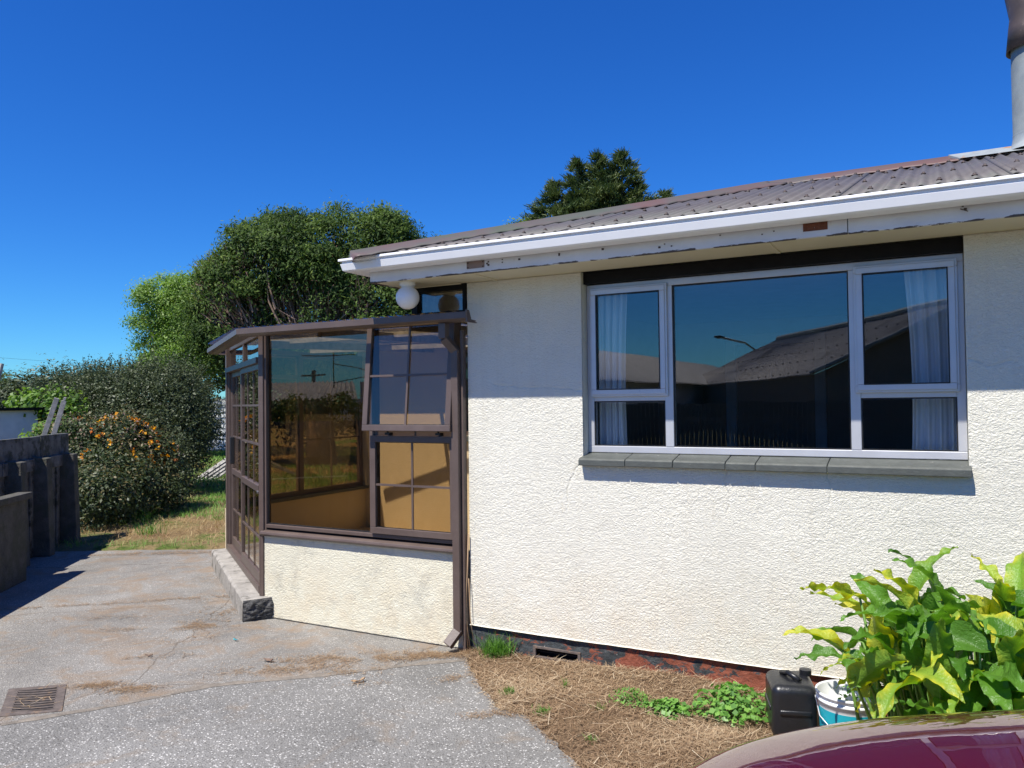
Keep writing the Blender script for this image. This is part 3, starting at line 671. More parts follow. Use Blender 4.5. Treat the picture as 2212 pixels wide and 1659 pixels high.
# rear wing behind the porch
BYW = 8.18
m = MB(); wa, wb, wc, wd = -5.31, -3.75, 1.30, 2.38
m.box(-6.75, wa, BYW, BYW+.15, 0, 2.56); m.box(wb, HX0, BYW, BYW+.15, 0, 2.56); m.box(wa, wb, BYW, BYW+.15, 0, wc); m.box(wa, wb, BYW, BYW+.15, wd, 2.56)
m.box(-6.75, -6.6, BYW+.15, 11.3, 0, 2.56)
m.build('wall', 'stucco_in', house, label='yellowish stucco wall at the back of the porch')
m = MB(); za, zb = -5.7, -4.0
m.box(-6.6, za, 11.15, 11.3, 0, 2.56); m.box(zb, HX0, 11.15, 11.3, 0, 2.56); m.box(za, zb, 11.15, 11.3, 0, 1.25); m.box(za, zb, 11.15, 11.3, 2.35, 2.56); m.box(HX0, HX0+.15, 8.4, 11.3, 0, 2.56)
m.build('wall', 'room', house)
m = MB(); m.box(-6.9, HX0+.2, 7.62, 11.5, 2.565, 2.66); m.build('rear_roof', 'roof', house)
m = MB(); m.box(-6.6, HX0, BYW+.15, 11.15, .1, .2); m.build('room_floor', 'roomfloor', house)
w2 = MB(); ring(w2, wa, wb, wc, wd, .05, BYW+.02, BYW+.07); w2.box(-4.72, -4.66, BYW+.02, BYW+.07, wc+.05, wd-.05); w2.box(wa+.05, -4.72, BYW+.02, BYW+.07, 1.58, 1.63)
w2o = w2.build('window', 'bronze', house, bevel=.002, label='house window seen inside the porch')
s = MB(); s.box(wa+.04, wb-.04, BYW+.04, BYW+.045, wc+.04, wd-.04); s.build('pane', 'glass', w2o)
s = MB(); ring(s, za, zb, 1.25, 2.35, .05, 11.2, 11.25); s.box(-4.9, -4.85, 11.2, 11.25, 1.3, 2.3); s.box(za, zb, 11.2, 11.25, 1.7, 1.74); s.build('window', 'alu', house)
m = MB(); m.box(wa-.04, wb+.04, BYW-.07, BYW+.02, 1.23, 1.298); m.build('window_sill', 'sill_tile', house, bevel=.004)

# ------------------------------------------------------------------ the porch
porch = thing('sun_porch', 'brown metal framed glazed porch with cut off corner and stucco base', 'porch', (-4.8, 6.4, 0))
A = Vector((-4.80, WY, 0)); Cc = Vector((-6.70, 5.98, 0)); LD = (Cc-A).length; Ud = (Cc-A)/LD; Nd = Vector((-(-Ud.y)*-1, 0, 0))
Nd = Vector((-Ud.y, Ud.x, 0)); Nd = Nd if Nd.y < 0 else -Nd
def fS(u, n, z): q = A+Ud*u-Nd*n; return (q.x, q.y, z)       # splayed face: n>0 is inward
def fL(u, n, z): return (-6.70+n, 5.98+u, z)                  # far side face
m = MB(); m.box(-4.79, HX0-.03, WY+.01, WY+.14, 0, .655); m.build('base_wall', 'stucco_porch', porch)
skin('stucco_render', -4.795, HX0-.03, .004, .662, WY-.002, 'stucco_porch', porch, seed=17)
m = MB(); m.box(0, BYW-5.98, -.06, .07, 0, .60, fL); m.build('base_wall', 'stucco_in', porch, label='low stucco wall on the garden side')
m = MB(); m.box(0, BYW-5.98, -.03, .12, .60, .635, fL); m.build('window_sill', 'sill_tile', porch)
m = MB(); m.add([(-4.78, WY+.14, .1), (HX0, WY+.14, .1), (HX0, BYW, .1), (-6.65, BYW, .1), (-6.65, 6.02, .1)], [(0, 1, 2, 3, 4)]); m.build('porch_floor', 'porchfloor', porch)
# concrete door step
m = MB(); nS = 60
prof = [(-.175, 0), (-.172, .15), (-.155, .168), (.1, .172), (.1, 0)]
rings = []
for i in range(nS+1):
    u = -.075+(LD+.14)*i/nS; w = .006*(rnd.random()-.5)
    rings.append([fS(u, a+w, b+(w if b > .1 else 0)) for a, b in prof])
vs = [p for r in rings for p in r]; m.add(vs, [(5*i+j, 5*i+(j+1) % 5, 5*i+5+(j+1) % 5, 5*i+5+j) for i in range(nS) for j in range(5)]+[tuple(5*nS+j for j in range(5))])
stp = m.build('doorstep', 'step', porch, bevel=.004)
NN = 16; V = []
for i in range(NN):
    for j in range(NN):
        a = -.172+.27*j/(NN-1); b = .166*i/(NN-1); e = min(i, j, NN-1-i, NN-1-j)/3
        d = .03*rnd.random()*min(1, e); V.append(fS(-.076-d, a, b))
qmesh('broken_end', V, [(i*NN+j, i*NN+j+1, (i+1)*NN+j+1, (i+1)*NN+j) for i in range(NN-1) for j in range(NN-1)], 'step_end', stp)
# posts
FT = 2.33
m = MB(); m.box(-4.825, -4.775, WY-.03, WY+.05, .66, FT); m.box(-4.835, -4.79, WY-.02, WY+.04, .17, .66); m.box(-4.775, -4.757, WY-.015, WY+.04, .70, FT)
m.box(-.0, .05, -.03, .05, .18, FT, fS); m.box(.05, .09, -.012, .05, .18, FT, fS)
m.build('corner_post', 'bronze', porch, bevel=.004)
m = MB(); m.box(LD-.06, LD+.03, -.03, .06, .17, FT, fS); m.build('corner_post', 'bronze', porch, bevel=.004)
# front window frame
x0, x1, mx = -4.757, -2.945, -3.69
w = MB()
w.box(x0, x1, WY-.0, WY+.06, FT-.045, FT); w.prism([(WY-.05, .672), (WY-.045, .690), (WY-.02, .70), (WY+.08, .72), (WY+.08, .656), (WY-.03, .656)], -4.80, -2.93)
w.box(x0, x1, WY-.02, WY+.06, .7205, .748)
w.box(mx-.022, mx+.022, WY-.012, WY+.06, .748, FT-.045); w.box(x1-.03, x1, WY-.01, WY+.06, .748, FT-.045)
w.box(mx+.022, x1-.03, WY-.008, WY+.06, 1.462, 1.525)
wf = w.build('front_window', 'bronze', porch, bevel=.003)
s = MB(); s.box(x0-.01, mx-.018, WY+.018, WY+.023, .744, FT-.04); s.build('pane', 'glass_bronze', wf)
s = MB(); ring(s, x0, mx-.022, .748, FT-.045, .008, WY+.005, WY+.016); s.build('rubber_seal', 'rubber', wf)
def sash(name, sx0, sx1, z0, z1, fr, parent, wd=.042, mun=.011):
    q = MB(); ring(q, sx0, sx1, z0, z1, wd, -.024, .006, fr); o = q.build(name, 'bronze', parent, bevel=.003)
    cxm = (sx0+sx1)/2; czm = (z0+z1)/2
    g_ = MB(); g_.box(sx0+wd-.004, sx1-wd+.004, -.006, -.002, z0+wd-.004, z1-wd+.004, fr); g_.build('pane', 'glass_bronze', o)
    b = MB(); b.box(cxm-mun/2-.002, cxm+mun/2+.002, -.016, -.0075, z0+wd, z1-wd, fr); b.box(sx0+wd, cxm-mun/2-.002, -.016, -.0075, czm-mun/2-.002, czm+mun/2+.002, fr); b.box(cxm+mun/2+.002, sx1-wd, -.016, -.0075, czm-mun/2-.002, czm+mun/2+.002, fr)
    b.build('muntin', 'bronze', o)
    s_ = MB(); ring(s_, sx0+wd, sx1-wd, z0+wd, z1-wd, .005, -.0072, -.0065, fr); s_.build('rubber_seal', 'rubber', o)
    return o
def fA(x, y, z): t = R(5.6); zz = z-2.30; return (x, WY-.012+y*math.cos(t)+zz*math.sin(t), 2.30+zz*math.cos(t)-y*math.sin(t))
aw = sash('awning_window', mx-.012, x1+.006, 1.50, 2.30, fA, porch, .044); aw['label'] = 'upper window pushed open at the bottom'
def fB(x, y, z): return (x, WY-.014+y, z)
sash('casement_window', mx+.004, x1-.0, .752, 1.468, fB, porch, .046)
m = MB(); m.box(-3.64, -3.63, WY-.01, WY+.0, 1.15, 1.33); m.box(-3.645, -3.625, WY-.02, WY-.01, 1.13, 1.16); m.box(-3.645, -3.63, WY-.02, WY-.008, 1.26, 1.29); m.build('window_latch', 'rubber', porch)
for xx in (-3.52, -3.08): m = MB(); m.box(xx-.02, xx+.02, WY-.05, WY-.008, 1.475, 1.492); m.tube([(xx, WY-.03, 1.485), (xx, WY-.06, 1.515)], .006, 6); m.build('window_stay', 'rubber', porch)
# splayed sliding door
d = MB()
d.box(.09, LD-.06, -.045, .05, 2.045, 2.095, fS); d.box(.09, LD-.06, -.03, .06, .173, .235, fS); d.box(.09, LD-.06, -.0, .05, FT-.05, FT, fS)
d.box(1.17, 1.22, .0, .05, 2.095, FT-.05, fS); d.box(LD-.10, LD-.06, -.01, .05, .235, 2.045, fS)
df = d.build('door_frame', 'bronze', porch, bevel=.003)
s = MB(); s.box(.09, LD-.06, .02, .024, 2.09, FT-.045, fS); s.build('pane', 'glass_bronze', df)
def door(u0, u1, n0, label):
    fr = lambda u, n, z: fS(u, n+n0, z)
    q = MB(); z0, z1 = .235, 2.045
    q.box(u0, u0+.055, -.03, .0, z0, z1, fr); q.box(u1-.055, u1, -.03, .0, z0, z1, fr); q.box(u0+.055, u1-.055, -.03, 0, z1-.05, z1, fr); q.box(u0+.055, u1-.055, -.03, 0, z0, z0+.09, fr); q.box(u0+.055, u1-.055, -.036, 0, .985, 1.04, fr)
    o = q.build('sliding_door', 'bronze', porch, bevel=.003); o['label'] = label
    g_ = MB(); g_.box(u0+.05, u1-.05, -.014, -.010, z0+.08, z1-.045, fr); g_.build('pane', 'glass_bronze', o)
    b = MB()
    for zz in (1.70, 1.375, .61): b.box(u0+.055, u1-.055, -.024, -.0155, zz-.009, zz+.009, fr)
    for k_ in (1, 2):
        uu = u0+.055+(u1-u0-.11)*k_/3
        for za_, zb_ in ((.325, .601), (.619, .985), (1.04, 1.366), (1.384, 1.691), (1.709, 1.995)): b.box(uu-.008, uu+.008, -.022, -.0155, za_, zb_, fr)
    b.build('muntin', 'bronze', o)
    return o
door(.09, 1.24, .012, 'sliding door leaf with small panes nearest the corner post')
d2 = door(1.20, LD-.10, .046, 'sliding door leaf further from the camera')
m = MB(); m.box(1.95, 1.99, -.045, -.001, 1.10, 1.38, lambda u, n, z: fS(u, n+.016, z)); m.build('door_handle', 'rubber', d2, bevel=.008)
m = MB(); m.tube([fS(.13, -.022, .99), fS(.13, -.035, .99)], .011, 12); m.build('door_lock', 'chrome', porch)
# far side windows
d = MB(); LB = BYW-5.98
ring(d, .0, LB-.02, .636, FT, .05, -.02, .04, fL); d.box(1.02, 1.09, -.02, .04, .686, FT-.05, fL); d.box(1.09, LB-.07, 0, .02, 1.27, 1.29, fL); d.box(1.6, 1.615, 0, .02, .686, 1.27, fL); d.box(1.6, 1.615, 0, .02, 1.29, FT-.05, fL)
d.box(.05, 1.02, -.01, .03, 2.0, 2.05, fL)
sw = d.build('side_window', 'bronze', porch, bevel=.002)
s = MB(); s.box(.045, LB-.06, .022, .026, .68, FT-.045, fL); s.build('pane', 'glass_bronze', sw)
# roof: gutter, rafters, plastic corrugated sheet
GYf = WY-.215
def off_pts(n):      # outline offset outward by n from the wall lines
    a = Vector((-2.72, WY-n, 0)); 
    # front line y=WY-n ; splay line through A+Nd*n
    P_ = A+Nd*n; t = (WY-n-P_.y)/Ud.y; b = P_+Ud*t
    P2 = Vector((-6.70-n*.6, 0, 0)); t2 = (P2.x-P_.x)/Ud.x; c_ = P_+Ud*t2; e = Vector((P2.x, BYW-.02, 0)); return [a, b, c_, e]
gprof = [(.215, 2.306), (.215, 2.262), (.185, 2.248), (.11, 2.246), (.11, 2.252), (.18, 2.256), (.205, 2.266), (.208, 2.306)]
rows = [off_pts(n_) for n_, z_ in gprof]
m = MB()
vs = [(rows[k][i].x, rows[k][i].y, gprof[k][1]+(.02 if i == 3 else 0)) for i in range(4) for k in range(8)]
m.add(vs, [(8*i+k, 8*i+(k+1) % 8, 8*i+8+(k+1) % 8, 8*i+8+k) for i in range(3) for k in range(8)]+[tuple(range(8))])
pg = m.build('gutter', 'bronze', porch, bevel=.0015)
m = MB(); o0 = off_pts(.214); 
m.prism([(GYf-.004, 2.235), (GYf-.004, 2.262), (GYf-.012, 2.30), (GYf-.012, 2.315), (GYf+.02, 2.315), (GYf+.05, 2.25), (GYf+.12, 2.24), (GYf+.12, 2.235)], -2.735, -2.722); m.build('gutter_end', 'bronze', pg)
def proof_z(x, y): return 2.312+(y-4.42)*.028
m = MB()
for xx in (-5.55, -4.3, -3.4): m.beam((xx, 4.75 if xx > -4.8 else 5.35, 2.27), (xx, BYW, 2.37), .045, .07)
m.beam((-6.6, 7.15, 2.34), (-2.95, 7.79, 2.36), .075, .05)
for yy in (5.7,): m.beam((-6.65 if yy > 6 else -6.2, yy, 2.30+(yy-5)*.03), (HX0, yy, 2.30+(yy-5)*.03), .04, .05)
m.build('rafter', 'wood_old', porch)
ys = np.linspace(4.45, BYW, 12); xs = np.linspace(-6.72, HX0, 420); X, Y = np.meshgrid(xs, ys)
lim = WY-.20+np.clip((-4.9-X), 0, 9)*(-Ud.y/Ud.x)*1.0; Y = np.maximum(Y, lim)
Z = proof_z(X, Y)+.008*np.sin(X*2*np.pi/.0762)
idx = np.arange(X.size).reshape(X.shape); F = np.stack([idx[:-1, :-1], idx[:-1, 1:], idx[1:, 1:], idx[1:, :-1]], -1).reshape(-1, 4)
qmesh('roof_sheet', np.stack([X, Y, Z], -1).reshape(-1, 3), F, 'roof_clear', porch, smooth=True)
# dark flashing pieces lying on the porch roof
m = MB()
for (x_a, x_b, y_, z_) in ((-4.72, -4.18, 4.62, 2.36), (-3.98, -3.55, 4.75, 2.372)):
    m.add([(x_a+.1, y_, z_-.012), (x_b, y_+.02, z_-.02), (x_b+.05, y_+.4, z_+.0), (x_a, y_+.35, z_+.018), (x_a+.02, y_-.02, z_-.045), (x_b, y_, z_-.04)], [(0, 1, 2, 3), (0, 4, 5, 1), (0, 3, 4)])
m.build('roof_flashing', 'dark_trim', porch)
m = MB(); m.box(-3.38, HX0-.01, WY-.01, WY+.06, 2.315, 2.345); m.box(-3.32, -3.27, WY-.01, WY+.06, 2.345, 2.53); m.box(-3.27, HX0-.03, WY-.01, WY+.06, 2.488, 2.53); m.box(HX0-.03, HX0-.004, WY-.01, WY+.06, 2.345, 2.53); m.box(-3.32, -3.28, WY+.06, 6.5, 2.33, 2.36)
cl = m.build('clerestory', 'dark_trim', porch, bevel=.002, label='small dark framed pane between porch roof and eave')
s = MB(); s.box(-3.268, HX0-.028, WY+.02, WY+.024, 2.343, 2.49); s.build('pane', 'glass', cl)
m = MB(); m.box(-3.33, -3.30, WY+.08, 8.1, 2.36, 2.53); m.box(-3.30, HX0-.002, 6.3, 6.33, 2.36, 2.53); m.build('inner_board', 'wood_old', cl)
# downpipe
m = MB(); px0, px1 = -2.945, -2.89
m.box(-2.99, -2.935, WY-.165, WY-.11, 2.14, 2.245)
m.build('downpipe_outlet', 'bronze', porch, bevel=.003)
m = MB(); m.beam((-2.962, WY-.137, 2.145), (-2.915, WY-.05, 2.05), .055, .05, (0, -1, 0)); m.box(px0, px1, WY-.085, WY-.022, .13, 2.06)
m.beam((-2.918, WY-.05, .15), (-2.965, WY-.125, .055), .062, .06, (0, -1, 0)); m.box(-2.888, -2.868, WY-.05, WY-.005, -.02, 2.2)
m.build('downpipe', 'bronze', porch, bevel=.003)
# dry vine stems and a wire at the corner
def strands(m, lst):
    for pts, r in lst: m.tube(pts, r, 5)
m = MB(); strands(m, [([(-2.86, WY-.03, 0), (-2.875, WY-.04, .25), (-2.86, WY-.03, .55), (-2.855, WY-.02, .8)], .005), ([(-2.84, WY-.03, 0), (-2.87, WY-.03, .2), (-2.885, WY-.045, .33)], .004), ([(-2.80, WY-.03, 0), (-2.84, WY-.03, .22), (-2.85, WY-.03, .5)], .003)])
tag(m.build('dry_vine', 'pipe_pale', smooth=True), 'thin dry brown vine stems climbing the corner by the brown downpipe', 'vine')

# globe lamp
lamp = thing('globe_lamp', 'round white globe lamp under the white eave corner above the porch', 'lamp', (-3.17, 4.40, 2.43))
m = MB(); pr = [(.001, -.081)]+[(.081*math.sin(t), -.081*math.cos(t)) for t in np.linspace(.15, math.pi-.5, 22)]; m.lathe(pr, (-3.19, 4.40, 2.427), 36); m.build('globe', 'globe', lamp, smooth=True)
m = MB(); m.lathe([(.04, .07), (.055, .085), (.055, .104)], (-3.19, 4.40, 2.427), 24); m.build('lamp_base', 'whiteplastic', lamp, smooth=True)

# ------------------------------------------------------------------ drain grate
dr = thing('drain_grate', 'rusty cast iron drain grate set in the concrete, dry grass caught in it', 'drain', (-4.66, 2.74, 0))
O = Vector((-4.59, 2.49, 0)); e1 = Vector((.25, .22, 0)); e1 = (Vector((-4.35, 2.70, 0))-O); e2 = (Vector((-4.98, 2.76, 0))-O)
L1, L2 = e1.length, e2.length; e1.normalize(); e2.normalize()
def fD(u, v, z): q = O+e1*u+e2*v; return (q.x, q.y, z)
m = MB(); bd = .045
m.box(-.0, L1, -.0, bd, -.02, .006, fD); m.box(0, L1, L2-bd, L2, -.02, .006, fD); m.box(0, .06, bd, L2-bd, -.02, .006, fD); m.box(L1-.05, L1, bd, L2-bd, -.02, .006, fD)
m.build('grate_frame', 'iron', dr, bevel=.003)
m = MB(); m.box(.0, L1, 0, L2, .0008, .0014, fD); m.build('grate_pit_shade', 'hollow_shade', dr)  # thin sheet lying on the slab, the pit's shade painted as black
nb = 9; gap = (L2-2*bd)/nb
for i in range(nb):
    v0 = bd+gap*(i+.45); m = MB()
    pts = []
    for j in range(9):
        t = j/8; uu = .055+(L1-.10)*t; vv = v0-.022*math.sin(t*2.2); pts.append((uu, vv))
    vs = []
    for uu, vv in pts: vs += [fD(uu, vv-gap*.2, .001), fD(uu, vv-gap*.2, .006), fD(uu, vv+gap*.2, .006), fD(uu, vv+gap*.2, .001)]
    m.add(vs, [(4*j+k_, 4*j+(k_+1) % 4, 4*j+4+(k_+1) % 4, 4*j+4+k_) for j in range(8) for k_ in range(4)])
    m.build('grate_bar', 'iron', dr)
blades('caught_straw', np.column_stack([rng.uniform(-4.8, -4.45, 14), rng.uniform(2.6, 2.9, 14), np.full(14, .008)]), rng.uniform(.05, .16, 14), rng.uniform(.002, .004, 14), rng.uniform(0, .15, 14), 'grass_dry', rng.uniform(.4, 1, 14))

# small litter on the concrete
def scrap(x, y, mat, lab, cat, s=.04, name='dead_leaf'):
    n = 7; V = []; rr = random.Random(int(abs(x*1000))); h = rr.uniform(0, 6)
    for i in range(n):
        t = i/(n-1)*2-1; w = s*.35*math.sqrt(max(0, 1-t*t))*rr.uniform(.7, 1.1)
        for sgn in (-1, 0, 1):
            lx_ = t*s*.9; ly_ = w*sgn; V.append((x+lx_*math.cos(h)-ly_*math.sin(h), y+lx_*math.sin(h)+ly_*math.cos(h), .008+abs(sgn)*s*.25*rr.random()+.2*s*t*t))
    o = qmesh(name, V, [(3*i+j, 3*i+j+1, 3*i+4+j, 3*i+3+j) for i in range(n-1) for j in range(2)], mat, var=[rr.random() for _ in V])
    tag(o, lab, cat); sd = o.modifiers.new('s', 'SOLIDIFY'); sd.thickness = .002
scrap(-3.94, 3.84, 'bark', 'curled dark brown leaf scrap on the concrete before the porch', 'leaf', .045)
scrap(-3.15, 3.80, 'pipe_pale', 'curled pale tan leaf lying by the soil filled joint', 'leaf', .05)
scrap(-4.50, 4.07, 'teal', 'small bluish green scrap on the concrete left of the porch base', 'litter', .025, 'plastic_scrap')
scrap(-4.75, 3.55, 'bark', 'small brown leaf on the middle of the grey apron slab', 'leaf', .03)
scrap(-1.78, 2.28, 'bark', 'reddish brown scrap near the bottom edge of the driveway slab', 'leaf', .03)

# ------------------------------------------------------------------ fence
fen = thing('concrete_fence', 'grey weathered slab fence with buttressed posts beside the driveway', 'fence', (-9.2, 5.4, 0))
Pn = Vector((-8.66, 4.70, 0)); fd = Vector((-1.13, 1.46, 0)).normalized(); fn = Vector((fd.y, -fd.x, 0)); fn = fn if fn.x > 0 else -fn
def fF(u, n, z): q = Pn+fd*u+fn*n; return (q.x, q.y, z)
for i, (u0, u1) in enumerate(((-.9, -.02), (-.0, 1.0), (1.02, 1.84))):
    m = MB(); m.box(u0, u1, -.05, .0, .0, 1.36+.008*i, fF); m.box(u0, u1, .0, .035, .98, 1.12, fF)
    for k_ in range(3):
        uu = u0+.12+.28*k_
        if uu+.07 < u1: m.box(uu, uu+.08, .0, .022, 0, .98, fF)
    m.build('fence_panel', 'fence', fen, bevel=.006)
for u in (-.45, .18, .83, 1.62):
    m = MB(); zt = 1.14
    vs = [fF(u-.07, 0.0, zt), fF(u+.07, 0, zt), fF(u+.07, .16, zt-.02), fF(u-.07, .16, zt-.02), fF(u-.07, 0, 0), fF(u+.07, 0, 0), fF(u+.07, .20, 0), fF(u-.07, .20, 0)]
    m.add(vs, [(0, 1, 2, 3), (4, 7, 6, 5), (0, 4, 5, 1), (1, 5, 6, 2), (2, 6, 7, 3), (3, 7, 4, 0)]); m.build('fence_post', 'fence_dark', fen, bevel=.008)
m = MB(); m.box(-3.6, -.52, .40, .48, 0, .80, fF); m.box(-3.6, -.46, .37, .51, .80, .865, fF); m.box(-.66, -.5, .34, .40, 0, .78, fF)
tag(m.build('low_wall', 'fence_dark', bevel=.01), 'low dark wall with a pale worn coping in front of the grey fence', 'wall')
# taller fence next to the drive, outside the frame on the left, that shades the slab
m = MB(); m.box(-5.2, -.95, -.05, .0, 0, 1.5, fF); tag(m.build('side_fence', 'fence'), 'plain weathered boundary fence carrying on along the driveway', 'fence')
# two leaning stakes behind the fence
for i, (b0, t0, lab) in enumerate((((-10.74, 6.26, .9), (-10.44, 6.4, 1.83), 'grey flat timber stake, square topped, leaning above the fence'), ((-10.6, 6.32, .9), (-10.36, 6.45, 1.79), 'grey pointed timber stake leaning above the fence'))):
    m = MB(); m.beam(b0, t0, .06, .025, (1, -.8, 0)); 
    if i: v = Vector(t0)+(Vector(t0)-Vector(b0)).normalized()*.05; m.beam(t0, v, .03, .025, (1, -.8, 0))
    tag(m.build('timber_stake', 'wood_old', bevel=.003), lab, 'stake', 'stakes above the fence')
# white shed beyond the fence
sh = thing('garden_shed', 'pale grey shed wall with dark flat roof edge beyond the fence', 'shed', (-15.2, 8.0, 0))
m = MB(); m.box(-17.2, -14.1, 6.2, 8.3, 0, 1.66); m.build('wall', 'shed', sh)
m = MB(); m.box(-17.3, -14.0, 6.1, 8.4, 1.66, 1.71); m.build('roof', 'dark_trim', sh)
m = MB(); m.tube([(-13.9, 7.35, 1.4), (-13.75, 7.5, 2.45)], .03, 8); tag(m.build('pole', 'wood_old'), 'short pale leaning pole above the shed at the left edge', 'pole')

# chicken coop: leaning slatted ramp with wire netting
coop = thing('coop_frame', 'grey weathered timber A frame with wire netting on the back lawn', 'frame', (-14.4, 12.6, 0))
b = Vector((-14.75, 12.2, 0)); t_ = Vector((-14.25, 12.95, .62)); sdv = Vector((.5, .45, 0)); 
for k_ in range(4):
    m = MB(); o_ = sdv*(k_/3*.55); m.beam(b+o_+Vector((0, 0, .02)), t_+o_, .085, .03, (.5, -.5, .8)); m.build('slat', 'wood_old', coop)
m = MB(); m.beam(t_+Vector((.05, .05, 0)), t_+Vector((.8, 1.1, -.6)), .05, .04); m.beam(t_+sdv*.5, t_+sdv*.5+Vector((.8, .7, -.6)), .05, .04); m.beam(b+Vector((.2, .1, .03)), b+Vector((1.6, 1.1, .03)), .04, .04)
m.beam((-14.0, 12.9, 0), (-13.95, 12.95, .32), .07, .05); m.build('frame_leg', 'wood_old', coop)
m = MB()
for i in range(14):
    q0 = Vector((-14.55, 12.35, .03))+Vector((.1*i, .075*i, 0)); m.tube([q0, q0+Vector((.03, .03, .3+.1*math.sin(i)))], .004, 4)
for z_ in (.1, .2, .3): m.tube([(-14.5, 12.4, z_), (-13.2, 13.3, z_-.03)], .004, 4)
m.build('netting', 'wire', coop)
# corrugated white panel far back
m = MB()
for i in range(9): m.box(-24.5, -21.5, 19.9, 19.95, .15+i*.19, .27+i*.19)
m.box(-24.5, -21.5, 19.96, 20.0, 0.1, 1.95)
tag(m.build('corrugated_shed', 'shed'), 'white ribbed shed wall glimpsed under the trees at the end of the lawn', 'shed')

# ------------------------------------------------------------------ vegetation
def leaves(name, C, N, size, asp, mat, parent, var, droop=.0):
    n = len(C); N = N/np.linalg.norm(N, axis=1, keepdims=True)
    r = rng.normal(size=(n, 3)); T = np.cross(N, r); T /= np.linalg.norm(T, axis=1, keepdims=True)
    if droop: T[:, 2] -= droop; T /= np.linalg.norm(T, axis=1, keepdims=True)
    B = np.cross(N, T); s = size[:, None]
    V = np.stack([C-T*s*.5, C+B*s*asp*.5-T*s*.05+N*s*.08, C+T*s*.5, C-B*s*asp*.5-T*s*.05+N*s*.08], 1).reshape(-1, 3)
    F = (np.arange(n)[:, None]*4+np.array([[0, 1, 2, 3]]))
    return qmesh(name, V, F, mat, parent, np.repeat(var, 4), kind='stuff')
def shell_clumps(lobes, n, r0=.78, up=-.6, r1=1.0, hol=0):
    """centres on the surface of a union of ellipsoids, with outward normals"""
    P = []; Nn = []; w = np.array([(l[3]*l[4]*l[5])**(2/3) for l in lobes]); w /= w.sum()
    while len(P) < n:
        i = rng.choice(len(lobes), p=w); cx, cy, cz, a, b_, c_ = lobes[i]
        d = rng.normal(size=3); d /= np.linalg.norm(d)
        if d[2] < up: continue
        rr = rng.uniform(r0, r1); p = np.array([cx+d[0]*a*rr, cy+d[1]*b_*rr, cz+d[2]*c_*rr])
        if any(j != i and ((p[0]-l[0])/l[3])**2+((p[1]-l[1])/l[4])**2+((p[2]-l[2])/l[5])**2 < .6 for j, l in enumerate(lobes)): continue
        if p[2] < .1: continue
        if hol and fbm(np.array([(p[0]+p[1]*.6)*.75]), np.array([p[2]*.9+7]), 77, 2)[0] < hol:
            if rng.random() < .72: continue
            p = np.array([cx, cy, cz])+(p-np.array([cx, cy, cz]))*.8
        P.append(p); Nn.append(d/np.array([a, b_, c_])*min(a, b_, c_))
    return np.array(P), np.array(Nn)
def foliage(name, lobes, nclump, per, cr, size, asp, mat, parent, flat=.55, droop=.3, varb=.5, up=-.6, r0=.78, hol=0):
    Cc_, Nn = shell_clumps(lobes, nclump, r0, up, 1.0 if not hol else 1.08, hol); cv = rng.normal(0, .16, nclump); cs = rng.uniform(.6, 1.35, nclump)
    rep = np.repeat(np.arange(nclump), per); n = len(rep)
    off = rng.normal(size=(n, 3))*cr*cs[rep][:, None]*.5; off[:, 2] *= flat
    C = Cc_[rep]+off; C[:, 2] -= (off[:, 0]**2+off[:, 1]**2)/(cr*2.5)*.8
    N = Nn[rep]*.5+off/cr*.8+rng.normal(size=(n, 3))*.55+np.array([0, 0, .45])
    C[:, 2] = np.maximum(C[:, 2], .03)
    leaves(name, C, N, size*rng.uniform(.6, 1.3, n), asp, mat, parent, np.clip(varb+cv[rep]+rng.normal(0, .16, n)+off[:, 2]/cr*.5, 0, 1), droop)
    return Cc_
def limbs(name, base, targets, r, mat, parent, hub=.35, sub=3, twigs=0):
    m = MB(); base = Vector(base)
    for tg in targets:
        tg = Vector(tg); d = tg-base; mid = base+d*.45+Vector((rnd.uniform(-.3, .3), rnd.uniform(-.3, .3), rnd.uniform(.0, .5)))*d.length*.12
        tg = base.lerp(tg, .93); pts = [base, base.lerp(mid, .5)+Vector((rnd.uniform(-.05, .05), 0, .03))*d.length, mid, mid.lerp(tg, .5)+Vector((rnd.uniform(-.04, .04), rnd.uniform(-.04, .04), .02))*d.length, tg]
        rr = r*rnd.uniform(.5, 1); m.tube(pts, [rr, rr*.75, rr*.5, rr*.3, rr*.1], 6, False)
        for q in range(sub):
            a0 = mid.lerp(tg, rnd.uniform(0, .7)); e = a0+Vector((rnd.gauss(0, 1), rnd.gauss(0, 1), rnd.uniform(.2, 1.2))).normalized()*d.length*rnd.uniform(.08, .2)
            m.tube([a0, a0.lerp(e, .5)+Vector((0, 0, .02))*d.length, e], [rr*.3, rr*.2, rr*.05], 5, False)
    return m.build(name, mat, parent, smooth=True)
